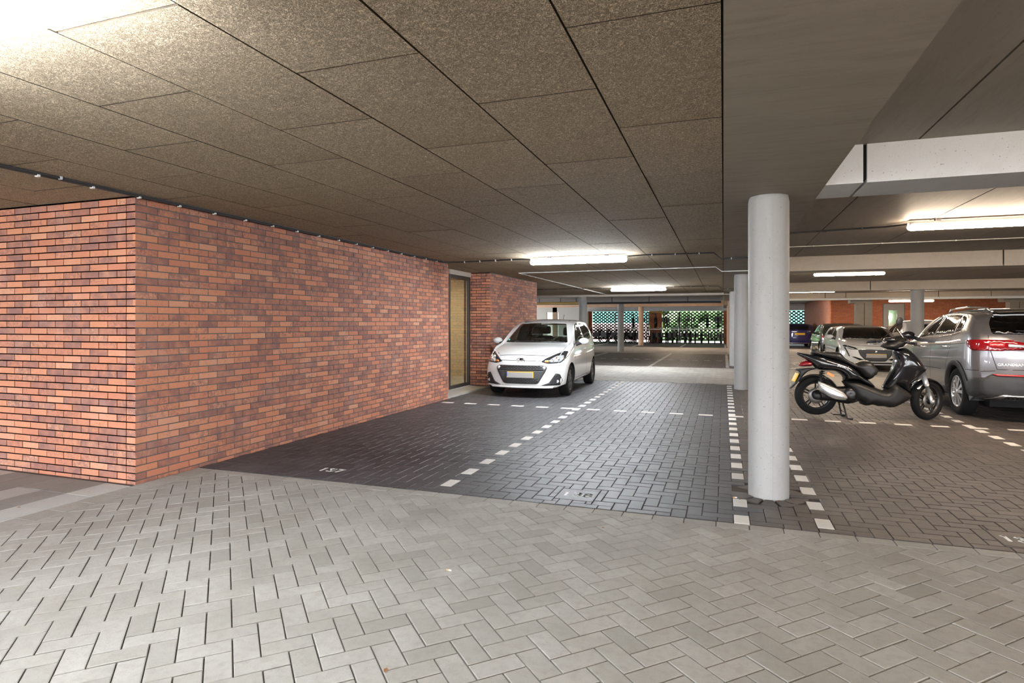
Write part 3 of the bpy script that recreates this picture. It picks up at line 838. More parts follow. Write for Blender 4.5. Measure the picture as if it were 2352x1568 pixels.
def cdt(poly,res):
    poly=densify(poly,res)
    o=[]
    for p in poly:
        if not o or math.hypot(p[0]-o[-1][0],p[1]-o[-1][1])>1e-4: o.append(p)
    poly=o; n=len(poly)
    xs=[p[0] for p in poly]; ys=[p[1] for p in poly]; pts=[Vector(p) for p in poly]
    x=min(xs)+res/2; r=0
    while x<max(xs):
        y=min(ys)+res/2*(1+(r%2))
        while y<max(ys):
            if pip(x,y,poly) and dist_poly(x,y,poly)>res*.45: pts.append(Vector((x,y)))
            y+=res
        x+=res*.87; r+=1
    vs,es,fs,*_=geometry.delaunay_2d_cdt(pts,[],[list(range(n))],1,1e-5)
    return [tuple(v) for v in vs],fs
def puff(mb,poly,hw,edge=.0,r=.05,res=.03,plane='xz',off=0.0,power=.5,hwf=None,mapf=None):
    """inflate an outline into a rounded body: half width hw, rounded over r from the outline"""
    vs,fs=cdt(poly,res); n=len(vs); D=[dist_poly(v[0],v[1],poly) for v in vs]
    def hh(i):
        t=min(1,D[i]/r); k=(1-(1-t)**2)**power; w=hw if hwf is None else hwf(*vs[i]); return edge+(w-edge)*k
    V=[];F=[]
    top={};bot={}
    for i,v in enumerate(vs):
        h=hh(i)
        def mk(s_):
            if plane=='xz': p=(v[0],off+s_*h,v[1])
            elif plane=='yz': p=(off+s_*h,v[0],v[1])
            else: p=(v[0],v[1],off+s_*h)
            return mapf(p) if mapf else p
        top[i]=len(V); V.append(mk(1))
        if h<1e-6: bot[i]=top[i]
        else: bot[i]=len(V); V.append(mk(-1))
    for f in fs:
        F.append([top[k] for k in f]); F.append([bot[k] for k in reversed(f)])
    # rim
    cnt={}
    for f in fs:
        for a,b in zip(f,list(f[1:])+[f[0]]): cnt[(a,b)]=1
    for (a,b) in cnt:
        if (b,a) not in cnt:
            q=[top[b],top[a],bot[a],bot[b]]; q2=[]
            for k in q:
                if k not in q2: q2.append(k)
            if len(q2)>2: F.append(q2)
    mb.add(V,F,True); return mb
class Surf:
    def __init__(s,me):
        s.bvh=BVHTree.FromPolygons([v.co.copy() for v in me.vertices],[list(p.vertices) for p in me.polygons])
    def hit(s,a,b,axis,sg):
        if axis=='y': o=Vector((a,-9*sg,b)); d=Vector((0,sg,0))
        elif axis=='x': o=Vector((9*sg,a,b)); d=Vector((-sg,0,0))
        else: o=Vector((a,b,9)); d=Vector((0,0,-1))
        h=s.bvh.ray_cast(o,d)
        if h[0] is None:
            if axis=='y': q=Vector((a,-.5*sg if sg>0 else 4.6,b))
            elif axis=='x': q=Vector((1.0*sg,a,b))
            else: q=Vector((a,b,2))
            h=s.bvh.find_nearest(q)
        return h[0],d
def patch(mb,surf,poly,axis,sg,off=.003,th=.02,res=.045):
    """outline projected on the body surface; a:(x,z) for axis y, (y,z) for axis x, (x,y) for axis z"""
    vs,fs=cdt(poly,res); P=[]
    for v in vs:
        h,d=surf.hit(v[0],v[1],axis,sg); P.append((h,d))
    V=[tuple(h-d*off) for h,d in P]; n=len(V)
    V+=[tuple(h+d*th) for h,d in P]
    F=[list(f) for f in fs]; cnt={}
    for f in fs:
        for a,b in zip(f,list(f[1:])+[f[0]]): cnt[(a,b)]=1
    R=[[b,a,a+n,b+n] for (a,b) in cnt if (b,a) not in cnt]
    # orient
    a,b,c_=[Vector(V[i]) for i in F[0][:3]]; nn=(b-a).cross(c_-a)
    if nn.dot(P[0][1])>0: F=[f[::-1] for f in F]; R=[f[::-1] for f in R]
    mb.add(V,F,True); 
    base=len(mb.v)-len(V)
    for f in R: mb.f.append([base+i for i in f]); mb.m.append(mb.cur); mb.r.append(mb.rnd); mb.sm.append(False)
    return mb
def seam(mb,surf,pts,axis,sg,w=.006,off=.0015,step=.04):
    P=[]
    for a,b in zip(pts[:-1],pts[1:]):
        n=max(1,int(math.hypot(b[0]-a[0],b[1]-a[1])/step))
        for k in range(n): t=k/n; P.append((a[0]+(b[0]-a[0])*t,a[1]+(b[1]-a[1])*t))
    P.append(pts[-1]); V=[];F=[]
    for i,p in enumerate(P):
        a=P[max(0,i-1)]; b=P[min(len(P)-1,i+1)]; l=math.hypot(b[0]-a[0],b[1]-a[1]) or 1; nx,ny=-(b[1]-a[1])/l*w/2,(b[0]-a[0])/l*w/2
        for s_ in (1,-1):
            h,d=surf.hit(p[0]+nx*s_,p[1]+ny*s_,axis,sg); V.append(tuple(h-d*off))
    for i in range(len(P)-1): F.append([2*i,2*i+1,2*i+3,2*i+2])
    mb.add(V,F,False); return mb
def mir(poly): return [(-x,y) for x,y in poly][::-1]
def car_mesh(q):
    """lofted body; local x across, y from the nose (0) to the tail (L), z up"""
    L,Wd=q['L'],q['W']; top=pchip(q['top']); belt=lin(q['belt']); bot=lin(q['bot']); plan=pchip(q['plan'])
    tum=q.get('tum',.34); crown=q.get('crown',.035)
    ys=sorted(set([0,.015,.05,.1,.16]+[round(.16+(L-.32)*i/44,3) for i in range(45)]+[L-.1,L-.05,L-.015,L]))
    side=q.get('side',[(0,.90),(.06,.965),(.25,.99),(.5,1.0),(.72,.992),(.9,.975),(1.,.955)]); sidef=pchip(side)
    nose=lin(q['nose']); tail=lin(q['tail']); bow=q.get('bow',.25); bp=q.get('bp',2.6); tb=q.get('tbow',.18)
    def ring(y,sc=1.0):
        zt=top(y); zb=bot(y); zs=min(belt(y),zt-.05); w=plan(y)*Wd
        r=[(0,zb),(.35*w,zb),(.7*w,zb),(.86*w,zb+.005)]
        for t in (0,.06,.14,.25,.38,.5,.62,.74,.84,.92,1.): r.append((w*sidef(t),zb+.02+(zs-zb-.02)*t))
        wb=w*sidef(1.); H=zt-zs; k=min(1,H/.35)
        wt=wb-tum*H*1.0-(1-k)*.05*w
        for t in (.04,.2,.4,.6,.78,.9):
            r.append((wb-(wb-wt)*(t**1.15)-.0*t, zs+H*t*(1-.06*t)))
        cr=crown*k+.03*(1-k)
        for t in (.97,.88,.7,.45,.2,0): 
            e=wt*t; r.append((e*(.985 if t>.9 else 1), zt-cr*(t**2.2)-(.012 if t>.9 else 0)))
        zc=(zt+zb)*.5
        return [(x*sc,zc+(z-zc)*sc) for x,z in r]
    def deform(x,y,z,y0):
        D=q.get('D',.9); a=max(0,1-y0/D); b=max(0,1-(L-y0)/D)
        f=(bow*(abs(x)/Wd)**bp+nose(z))*a**q.get('np',1.6); g=(tb*(abs(x)/Wd)**bp+tail(z))*b**1.6
        return (x,y0+f-g,z)
    V=[];F=[]; rows=[]
    caps=[.06,.3,.55,.78,.92,.985]
    seq=[(0,s_) for s_ in caps]+[(y,1) for y in ys]+[(L,s_) for s_ in caps[::-1]]
    for y,sc in seq:
        r=ring(y,sc); full=r+[(-x,z) for x,z in r[-2:0:-1]]
        rows.append(len(V)); n=len(full)
        for x,z in full: V.append(deform(x,y,z,y))
    for a,b in zip(rows[:-1],rows[1:]):
        for i in range(n): j=(i+1)%n; F.append([a+i,b+i,b+j,a+j])
    F.append([rows[0]+i for i in range(n)]); F.append([rows[-1]+i for i in range(n)][::-1])
    me=bpy.data.meshes.new('body'); me.from_pydata(V,[],F)
    bm=bmesh.new(); bm.from_mesh(me); bmesh.ops.recalc_face_normals(bm,faces=bm.faces); bm.to_mesh(me); bm.free()
    me.polygons.foreach_set('use_smooth',[True]*len(me.polygons)); return me
def boolean(me,cutters):
    """subtract closed meshes; faces cut take the cutter's material"""
    o=bpy.data.objects.new('t',me); COL.objects.link(o); tmp=[]
    for c_ in cutters:
        k=bpy.data.objects.new('k',c_); COL.objects.link(k); tmp.append(k)
        m=o.modifiers.new('b','BOOLEAN'); m.operation='DIFFERENCE'; m.object=k; m.solver='EXACT'; m.material_mode='TRANSFER'
    dg=bpy.context.evaluated_depsgraph_get(); r=bpy.data.meshes.new_from_object(o.evaluated_get(dg),depsgraph=dg)
    for x in tmp+[o]: bpy.data.objects.remove(x)
    return r
def cyl_cut(y,z,r,x0,x1,mat):
    b=MB(); n=36; vs=[(x0,y+r*math.cos(2*PI*i/n),z+r*math.sin(2*PI*i/n)) for i in range(n)]+[(x1,y+r*math.cos(2*PI*i/n),z+r*math.sin(2*PI*i/n)) for i in range(n)]
    b.add(vs,[list(range(n))[::-1],list(range(n,2*n))]+[(i,(i+1)%n,n+(i+1)%n,n+i) for i in range(n)],True)
    return b_mesh(b,mat)
def b_mesh(b,mat):
    me=b.mesh('c',mat); bm=bmesh.new(); bm.from_mesh(me); bmesh.ops.recalc_face_normals(bm,faces=bm.faces); bm.to_mesh(me); bm.free(); return me
def prism_cut(poly,axis,a,b,mat):
    m=MB(); n=len(poly)
    mk=(lambda p,t:(t,p[0],p[1])) if axis=='x' else (lambda p,t:(p[0],t,p[1]))
    m.add([mk(p,a) for p in poly]+[mk(p,b) for p in poly],[list(range(n))[::-1],list(range(n,2*n))]+[(i,(i+1)%n,n+(i+1)%n,n+i) for i in range(n)],False)
    return b_mesh(m,mat)
M['tyre']=simple('tyre_rubber',(.007,.007,.0075),.85,var=.2,scale=60,spec=.25)
M['liner']=simple('arch_liner',(.008,.008,.008),.9)
M['alloy']=simple('alloy_silver',(.62,.62,.63),.28,.9)
M['alloy_dark']=simple('alloy_dark',(.06,.058,.06),.35,.7)
M['chrome']=simple('chrome',(.85,.85,.86),.08,1)
M['disc']=simple('brake_disc',(.25,.24,.23),.4,.8)
M['seam']=simple('panel_gap',(.01,.01,.01),.8)
M['cloth']=simple('seat_cloth',(.02,.02,.022),.9)
M['lens']=simple('lamp_glass',(.75,.78,.82),.06,.55,coat=1)
M['lampdark']=simple('lamp_inner_dark',(.03,.03,.035),.12,.3,coat=1)
M['redlens']=simple('red_lamp_lens',(.25,.005,.01),.08,coat=1)
M['redbright']=simple('red_lamp_bright',(.6,.02,.025),.1,coat=1)
M['orange']=simple('orange_lens',(.85,.28,.04),.2,coat=1)
M['plate_grey']=simple('plate_masked_grey',(.34,.33,.32),.6)
M['plate_yellow']=simple('plate_yellow',(.82,.50,.02),.5)
M['plate_blue']=simple('plate_blue',(.02,.08,.45),.5)
def wheel(parent,x,y,z,R,w,rimr,sg,spokes=5,double=False,mat='alloy',matd='alloy_dark',twist=.0,face=True,steer=0,name='wheel',sw=.10):
    """sg=+1 outer face looks to +x"""
    tx=MB(); h=w/2
    prof=[(-h*.8,rimr),(-h*.98,rimr+.02),(-h,R*.86),(-h*.93,R*.955),(-h*.72,R),(-h*.35,R*1.0),(0,R*1.002),(h*.35,R*1.0),(h*.72,R),(h*.93,R*.955),(h,R*.86),(h*.98,rimr+.02),(h*.8,rimr)]
    tx.lathe(prof,(0,0,0),'x',40)
    o=tx.build(name,M['tyre'],parent,(x,y,z))
    if steer: o.rotation_euler=(0,0,steer)
    r=MB(); s_=sg
    r.lathe([(s_*h*.8,rimr+.004),(s_*h*.9,rimr+.002),(s_*h*.92,rimr-.010),(s_*h*.7,rimr-.022),(-s_*h*.8,rimr-.03)],(0,0,0),'x',40)
    r.build('rim_barrel',M[mat],o)
    sp=MB(); yo=s_*h*.78
    for k in range(spokes):
        for dd in ((-.16,.16) if double else (0,)):
            a=2*PI*k/spokes+dd*.8+PI/2; a2=a+twist+dd*.9
            for (r0,w0,r1,w1) in ((.03,sw*.55,rimr-.008,sw),):
                def pt(rr,ang,off,dx):
                    cx,cz=rr*math.cos(ang),rr*math.sin(ang); px,pz=-math.sin(ang),math.cos(ang)
                    return (yo+dx,cx+px*off,cz+pz*off)
                ww0,ww1=(w0/2,w1/2) if not double else (w0/3,w1/3)
                vs=[pt(r0,a,-ww0,s_*.01),pt(r0,a,ww0,s_*.01),pt(r1,a2,ww1,0),pt(r1,a2,-ww1,0),pt(r0,a,-ww0,-s_*.03),pt(r0,a,ww0,-s_*.03),pt(r1,a2,ww1,-s_*.03),pt(r1,a2,-ww1,-s_*.03)]
                sp.add(vs,[(0,1,2,3),(7,6,5,4),(0,4,5,1),(1,5,6,2),(2,6,7,3),(3,7,4,0)],False)
    sp.build('spokes',M[mat],o,fix=True)
    hb=MB(); hb.lathe([(s_*h*.78-.03*s_,.0),(s_*h*.78-.03*s_,.055),(s_*h*.78+.008*s_,.05),(s_*h*.78+.016*s_,.028),(s_*h*.78+.016*s_,0)],(0,0,0),'x',16); hb.build('hub_cap',M[mat],o,fix=True)
    d=MB(); d.lathe([(s_*h*.2,.03),(s_*h*.2,rimr*.72),(s_*h*.3,rimr*.72),(s_*h*.3,.03)],(0,0,0),'x',24); d.build('brake_disc',M['disc'],o)
    d=MB(); d.lathe([(-s_*h*.05,.0),(-s_*h*.05,rimr)],(0,0,0),'x',24); d.build('wheel_back',M['liner'],o)
    return o
def plate(parent,x,y,z,w,h,face,txt=False,kind='grey',rx=0):
    """face -1 looks toward -y"""
    e=MB().box(x-w/2,x+w/2,y-.006,y+.006,z-h/2,z+h/2).build('number_plate',M['plate_yellow'],parent)
    if kind=='grey':
        MB().box(x-w/2+.012,x+w/2-.012,y-.0085 if face<0 else y+.006,y-.006 if face<0 else y+.0085,z-h/2+.0,z+h/2-.012).build('blank_field',M['plate_grey'],e)
        MB().box(x-w/2,x-w/2+.012,y-.008,y-.0062,z-h/2+.02,z+h/2).build('blue_strip',M['plate_blue'],e)
    return e
def mirror(parent,surf,sg,y,z,mat,sc=1.0,base=M['black_plastic'],xo=None):
    h,d=surf.hit(y,z-.02,'x',sg); x=h.x
    b=MB(); b.sphere((x+sg*.155*sc,y+.02,z+.045*sc),.095*sc,14,(1.12,.62,.72)); o=b.build('wing_mirror',mat,parent)
    MB().sphere((x+sg*.155*sc,y+.052,z+.045*sc),.085*sc,12,(1.08,.45,.68)).build('mirror_glass',M['lampdark'],o)
    b=MB(); b.tube([(x-sg*.02,y,z-.03),(x+sg*.05,y,z-.005),(x+sg*.11,y+.01,z+.01)],[.035*sc,.028*sc,.03*sc],8); b.build('mirror_arm',base,o)
    return o
def simple_part(parent,name,mat,fn):
    b=MB(); fn(b); return b.build(name,mat,parent)
def sym(parent,name,surf,poly,axis,mat,off=.003,th=.02,res=.045,sub=None):
    """a patch on both sides, two parts. axis 'x' -> both flanks ; axis 'y+/-' -> mirrored left and right on one end"""
    out=[]
    if axis=='x':
        for sg in (1,-1):
            out.append(patch(MB(),surf,poly,'x',sg,off,th,res).build(name,mat,parent))
    else:
        sg=1 if axis=='y+' else -1
        for pl in (poly,mir(poly)): out.append(patch(MB(),surf,pl,'y',sg,off,th,res).build(name,mat,parent))
    return out
def seat(parent,x,y,z,w=.48):
    b=MB(); b.box(x-w/2,x+w/2,y-.25,y+.25,z-.25,z); o=b.build('seat',M['cloth'],parent)
    puff(MB(),corner([(x-w/2,z-.02),(x+w/2,z-.02),(x+w*.4,z+.56),(x-w*.4,z+.56)],.08),.06,0,.06,.08,'xz',0,mapf=lambda p:(p[0],p[1]+y+.28+(p[2]-z)*.25,p[2])).build('seat_back',M['cloth'],o)
    puff(MB(),corner([(x-.13,z+.60),(x+.13,z+.60),(x+.12,z+.78),(x-.12,z+.78)],.05),.045,0,.05,.05,'xz',0,mapf=lambda p:(p[0],p[1]+y+.30+(p[2]-z)*.2,p[2])).build('headrest',M['cloth'],o)
    return o
# ================================================================= CARS
def paint(name,color,metal=0,rough=.3,coat=1.0):
    t=NT(name); t.p.inputs['Coat Weight'].default_value=coat; t.p.inputs['Coat Roughness'].default_value=.04
    f=t.noise(600,1); c=t.mix(f,tuple(x*(.93 if metal else 1) for x in color),color)
    return t.done(c,rough,metal)
M['white']=paint('white_paint_gloss',(.66,.66,.65))
M['silver']=paint('silver_paint',(.20,.195,.21),.7,.3)
M['blue']=paint('dark_blue_paint',(.012,.016,.12),.2,.3)
M['dark']=paint('anthracite_paint',(.035,.04,.042),.6,.3)
M['blackgloss']=paint('black_gloss',(.006,.006,.007),0,.25)
M['blackglass']=simple('dark_car_glass',(.012,.014,.015),.05,coat=1)
def text_mesh(txt,size,depth,mat,shear=0):
    c_=bpy.data.curves.new('txt','FONT'); c_.body=txt; c_.size=size; c_.extrude=depth; c_.shear=shear; c_.align_x='CENTER'; c_.resolution_u=2
    o=bpy.data.objects.new('txt',c_); COL.objects.link(o); dg=bpy.context.evaluated_depsgraph_get()
    me=bpy.data.meshes.new_from_object(o.evaluated_get(dg)); bpy.data.objects.remove(o); me.materials.clear(); me.materials.append(mat); return me
def make_car(q):
    e=empty(q['name'],(q['loc'][0],q['loc'][1],0),q['rz']); tag(e,q['label'],q.get('cat','car'))
    me=car_mesh(q); me.materials.append(M[q['paint']]); surf=Surf(me)
    R=q['R']; L=q['L']; Wd=q['W']; rr=q.get('arch',R+.045)
    cut=[]
    for yy in q['axles']:
        for sg in (1,-1):
            a,b=(Wd-.30,Wd+.3) if sg>0 else (-Wd-.3,-Wd+.30)
            cut.append(cyl_cut(yy,R,rr,a,b,M['liner']))
    if q.get('hollow'):
        cb=MB(); y0,y1,zb,zt,w0,w1=q['cabin']
        cb.add([(-w0,y0[0],zb),(w0,y0[0],zb),(w0,y1[0],zb),(-w0,y1[0],zb),(-w1,y0[1],zt),(w1,y0[1],zt),(w1,y1[1],zt),(-w1,y1[1],zt)],[(3,2,1,0),(4,5,6,7),(0,1,5,4),(1,2,6,5),(2,3,7,6),(3,0,4,7)])
        cut.append(b_mesh(cb,M['cloth']))
        for pl in q['sideglass']: cut.append(prism_cut(pl,'x',-1.5,1.5,M['cloth']))
        cut.append(prism_cut(q['screen'],'y',-.5,L*.5,M['cloth'])); cut.append(prism_cut(q['rearglass'],'y',L*.6,L+.5,M['cloth']))
    me2=boolean(me,cut); me2.name='body'
    for p in me2.polygons: p.use_smooth=True
    try: me2.set_sharp_from_angle(angle=math.radians(38))
    except Exception: pass
    body=link('body',me2,e)
    gl=M[q.get('glass','carglass')] if q.get('hollow') else M['blackglass']
    off=.003
    for pl in q['sideglass']:
        for o in sym(e,'side_window',surf,pl,'x',gl,.0025,.004 if q.get('hollow') else .01,.06): pass
    patch(MB(),surf,q['screen'],'y',1,.0025,.004,.06).build('windscreen',gl,e)
    patch(MB(),surf,q['rearglass'],'y',-1,.0025,.004,.06).build('rear_window',gl,e)
    if q.get('screenframe'):  # thin black band round the windscreen
        P=q['screen']; n=len(P)
        b=MB(); seam(b,surf,P+[P[0]],'y',1,.03,.004); b.build('windscreen_seal',M['black_plastic'],e)
    for pl in q.get('trim_x',[]):
        for o in sym(e,'window_trim',surf,pl,'x',M['black_plastic'],.004,.01,.05): pass
    # seams
    for ax,sgs,nm in (('x',(1,-1),'door_gap'),('y+',(1,),'front_gap'),('y-',(-1,),'rear_gap')):
        for ln in q.get('seams',{}).get(ax,[]):
            for sg in sgs:
                seam(MB(),surf,ln,ax[0],sg,.008).build(nm,M['seam'],e)
    for nm,ax,pl,mt,o_,th in q.get('patches',[]):
        if ax=='x': sym(e,nm,surf,pl,'x',M[mt],o_,th,.03)
        elif ax in ('y+','y-'): sym(e,nm,surf,pl,ax,M[mt],o_,th,.03)
        elif ax=='c+': patch(MB(),surf,pl,'y',1,o_,th,.035).build(nm,M[mt],e)
        elif ax=='c-': patch(MB(),surf,pl,'y',-1,o_,th,.035).build(nm,M[mt],e)
        elif ax=='z': patch(MB(),surf,pl,'z',1,o_,th,.08).build(nm,M[mt],e)
    for yy in q['axles']:
        for sg in (1,-1):
            wheel(e,sg*(Wd-.115+q.get('wout',0)),yy,R,R,.19,q['rim'],sg,**q.get('wheel',{}))
    for sg in (1,-1):
        for (hy,hz) in q.get('handles',[]):
            h,d=surf.hit(hy,hz,'x',sg)
            b=MB(); b.tube([(h.x-sg*.005,hy-.09,hz),(h.x+sg*.028,hy-.06,hz+.004),(h.x+sg*.03,hy+.05,hz+.006),(h.x-sg*.005,hy+.09,hz+.004)],.013,8); b.build('door_handle',M[q.get('handlemat',q['paint'])],e)
        if q.get('mirror'): mirror(e,surf,sg,q['mirror'][0],q['mirror'][1],M[q['paint']] ,q.get('msc',1.0))
    b=MB().box(-Wd*.62,Wd*.62,.5,L-.6,.16,q['bot'][0][1]+.06); b.build('underbody',M['liner'],e)
    if q.get('hollow'):
        ys=q['seats']
        for x in (-.36,.36): seat(e,x,ys[0],q['seatz'])
        for x in (-.36,.36): seat(e,x,ys[1],q['seatz']+.02)
        simple_part(e,'dashboard',M['cloth'],lambda b:b.box(-.62,.62,q['dash'],q['dash']+.35,q['dashz']-.3,q['dashz']))
        b=MB(); ring=[]
        for k in range(20):
            a=2*PI*k/20; ring.append((q.get('wheelx',.36)+.18*math.cos(a),q['dash']+.48+.07*math.sin(a),q['dashz']-.01+.165*math.sin(a)))
        b.tube(ring,.014,6,closed=True); st=b.build('steering_wheel',M['black_plastic'],e)
        MB().box(q.get('wheelx',.36)-.17,q.get('wheelx',.36)+.17,q['dash']+.46,q['dash']+.49,q['dashz']-.03,q['dashz']+.02).build('hub',M['black_plastic'],st)
        hm=q.get('mirz')
        if hm: MB().sphere((0,hm[0],hm[1]),.1,10,(1,.2,.3)).build('rear_view_mirror',M['black_plastic'],e)
    return e,surf
# ---------------- white hatchback
q=dict(name='hatchback',label='white five-door hatchback parked nose forward beside the brick pier in bay 137',
 loc=(-3.50,10.38),rz=.024,L=3.60,W=.80,R=.292,rim=.19,axles=(.74,3.07),paint='white',hollow=True,arch=.335,
 top=[(0,.735),(.1,.80),(.3,.865),(.6,.925),(.9,.965),(1.02,.985),(1.12,1.04),(1.4,1.22),(1.68,1.375),(1.85,1.425),(2.2,1.455),(2.6,1.455),(3.0,1.43),(3.3,1.38),(3.45,1.33),(3.6,1.22)],
 belt=[(0,.62),(.5,.80),(1.0,.90),(2.0,.945),(2.9,1.01),(3.6,1.03)],
 bot=[(0,.19),(.35,.20),(1,.19),(3,.20),(3.35,.25),(3.6,.27)],
 plan=[(0,.90),(.1,.955),(.3,.985),(.7,1.0),(2.9,1.0),(3.3,.98),(3.5,.94),(3.6,.88)],
 nose=[(.15,.06),(.22,.0),(.5,0),(.62,.025),(.70,.06),(.80,.14),(.9,.2)],tail=[(.2,.03),(.4,0),(.75,0),(.95,.05),(1.2,.2),(1.45,.4)],
 bow=.30,bp=2.7,tbow=.16,tum=.36,
 screen=corner([(-.64,.985),(.64,.985),(.56,1.18),(.485,1.355),(0,1.375),(-.485,1.355),(-.56,1.18)],.03),
 rearglass=corner([(-.5,1.04),(.5,1.04),(.44,1.33),(-.44,1.33)],.05),
 sideglass=[corner([(1.30,.965),(1.50,1.14),(1.80,1.335),(2.02,1.375),(2.10,1.372),(2.16,.99)],.025),
            corner([(2.24,.995),(2.19,1.375),(2.6,1.365),(2.88,1.28),(2.98,1.16),(2.88,1.055),(2.7,1.03)],.03)],
 trim_x=[corner([(1.10,.92),(1.28,.955),(1.30,1.03),(1.20,.98)],.01)],
 cabin=((1.22,1.75),(3.3,3.15),.80,1.395,.60,.44),seats=(2.0,2.75),seatz=.50,dashz=.93,dash=1.15,wheelx=.34,mirz=(1.66,1.30),
 seams={'x':[[(1.12,.92),(1.10,.60),(1.14,.30),(1.20,.24),(2.2,.24),(2.2,.98)],[(2.2,.3),(2.66,.26),(2.78,.5),(3.0,.75),(3.02,1.05)],[(1.14,.30),(2.72,.30)],[(.38,.70),(.9,.86),(1.12,.92)]],
        'y+':[[(-.60,.84),(-.46,.765),(-.3,.775),(0,.78),(.3,.775),(.46,.765),(.60,.84)],[(-.40,.683),(.40,.683)]]},
 patches=[('grille','c+',corner([(-.43,.60),(.43,.60),(.49,.565),(.455,.48),(.34,.285),(.30,.262),(-.30,.262),(-.34,.285),(-.455,.48),(-.49,.565)],.03),'grey_plastic',.006,.03),
  ('headlamp','y+',corner([(.37,.665),(.45,.725),(.57,.79),(.70,.85),(.755,.84),(.75,.78),(.745,.70),(.70,.645),(.50,.63)],.02),'lampdark',.006,.03),
  ('fog_lamp_surround','y+',corner([(.38,.235),(.52,.29),(.63,.46),(.70,.44),(.735,.33),(.70,.24)],.02),'black_plastic',.005,.03),
  ('indicator','y+',corner([(.44,.655),(.50,.655),(.51,.69),(.455,.69)],.01),'orange',.012,.02),
  ('headlamp_lens','y+',corner([(.52,.65),(.70,.66),(.725,.72),(.72,.78),(.60,.765),(.53,.71)],.03),'lens',.011,.02),
  ('roof_seam','z',corner([(.475,1.9),(.485,1.9),(.485,3.2),(.475,3.2)],.002),'seam',.003,.01),
  ('roof_seam','z',corner([(-.475,1.9),(-.485,1.9),(-.485,3.2),(-.475,3.2)],.002),'seam',.003,.01),
  ('tail_lamp','x',corner([(3.33,.80),(3.36,1.02),(3.44,1.02),(3.47,.78)],.02),'redlens',.005,.02),
  ('side_repeater','x',corner([(.98,.70),(1.04,.70),(1.04,.74),(.98,.74)],.01),'orange',.004,.01)],
 handles=[(2.02,.83),(2.82,.88)],mirror=(1.34,.965),msc=1.0,wheel=dict(spokes=5,double=True,mat='alloy_dark',sw=.11))
e,sf=make_car(q)
def hitf(s_,x,z): h,_=s_.hit(x,z,'y',1); return h.y
# grille mesh: hexagon ribs, bars, plate, lamps
gm=MB()
for r_,zz in enumerate((.585,.565,.545,.355,.335,.315,.295)):
    wd=.40 if zz>.5 else .34
    x=-wd+(r_%2)*.03
    while x<wd-.03:
        if not(abs(x)<.0): 
            y0=hitf(sf,x+.02,zz)-.006; gm.box(x,x+.045,y0-.006,y0+.004,zz-.006,zz+.004)
        x+=.06
gm.build('grille_mesh',M['blackgloss'],e)['kind']='stuff'
y0=hitf(sf,0,.51); b=MB()
for k in range(12):
    xa=-.42+k*.07; ya=hitf(sf,xa,.51); yb=hitf(sf,xa+.07,.51)
    b.add([(xa,ya-.012,.52),(xa+.07,yb-.012,.52),(xa+.07,yb-.012,.485),(xa,ya-.012,.485),(xa,ya+.01,.53),(xa+.07,yb+.01,.53),(xa+.07,yb+.01,.475),(xa,ya+.01,.475)],[(0,1,2,3)[::-1],(0,4,5,1),(3,2,6,7)],True)
b.build('bumper_bar',M['grey_plastic'],e)
plate(e,0,hitf(sf,.2,.43)-.02,.43,.51,.11,-1)
for sg in (1,-1):
    y1=hitf(sf,sg*.435,.555); b=MB(); b.lathe([(-.012,0),(-.016,.02),(-.010,.032),(.02,.034)],(sg*.43,y1,.555),'y',20); b.build('daytime_lamp',M['lens'],e,fix=True)
    y1=hitf(sf,sg*.66,.31); b=MB(); b.lathe([(-.010,0),(-.014,.018),(-.014,.026),(.02,.03)],(sg*.655,y1,.31),'y',20); b.build('fog_lamp',M['lens'],e,fix=True)
    for (dx,dz,rr_) in ((.64,.715,.038),(.57,.69,.024)):
        y1=hitf(sf,sg*dx,dz); b=MB(); b.lathe([(-.014,0),(-.018,rr_*.7),(-.012,rr_),(.02,rr_)],(sg*dx,y1,dz),'y',20); b.build('reflector',M['chrome'],e,fix=True)
y1=hitf(sf,0,.69); b=MB(); n=32; ring=[(.082*math.cos(2*PI*k/n),y1-.012,.688+.040*math.sin(2*PI*k/n)) for k in range(n)]
b.tube(ring,.0065,6,closed=True)
b.tube([(-.045,y1-.014,.662),(-.022,y1-.016,.714)],.007,6); b.tube([(.022,y1-.014,.662),(.045,y1-.016,.714)],.007,6); b.tube([(-.035,y1-.014,.682),(-.005,y1-.016,.686),(.035,y1-.014,.694)],.006,6)
b.build('emblem',M['chrome'],e)
MB().lathe([(-.008,0),(-.008,.04),(.01,.04)],(0,y1,.688),'y',24).build('emblem_back',M['lampdark'],e).scale=(1,1,1)
for (xx,yy,x2,z2) in ((-.45,1.10,.12,1.0),(.1,1.10,.58,.99)):
    hs=[]
    for k in range(5):
        t=k/4; h,_=sf.hit(xx+(x2-xx)*t,.992+.012*math.sin(PI*t),'y',1); hs.append((h.x,h.y-.012,h.z+.008))
    MB().tube(hs,.008,6).build('wiper',M['black_plastic'],e)
h,_=sf.hit(-.56,1.02,'y',1); MB().box(h.x-.035,h.x+.0,h.y-.004,h.y-.001,h.z-.0,h.z+.03).build('permit_sticker',simple('green_sticker',(.1,.5,.42),.5),e)
MB().tube([(.1,3.0,1.44),(.1,3.12,1.56)],.005,5).build('aerial',M['black_plastic'],e)
b=MB()
for k in range(14):
    xa=-.588+k*.084; xb=xa+.084; ya,yb=hitf(sf,xa,.22),hitf(sf,xb,.22)
    b.add([(xa,ya-.018,.205),(xb,yb-.018,.205),(xb,yb-.014,.185),(xa,ya-.014,.185),(xa,ya+.02,.235),(xb,yb+.02,.235),(xa,ya+.06,.18),(xb,yb+.06,.18)],[(3,2,1,0),(0,1,5,4),(3,6,7,2)],True)
b.build('front_lip',M['white'],e)
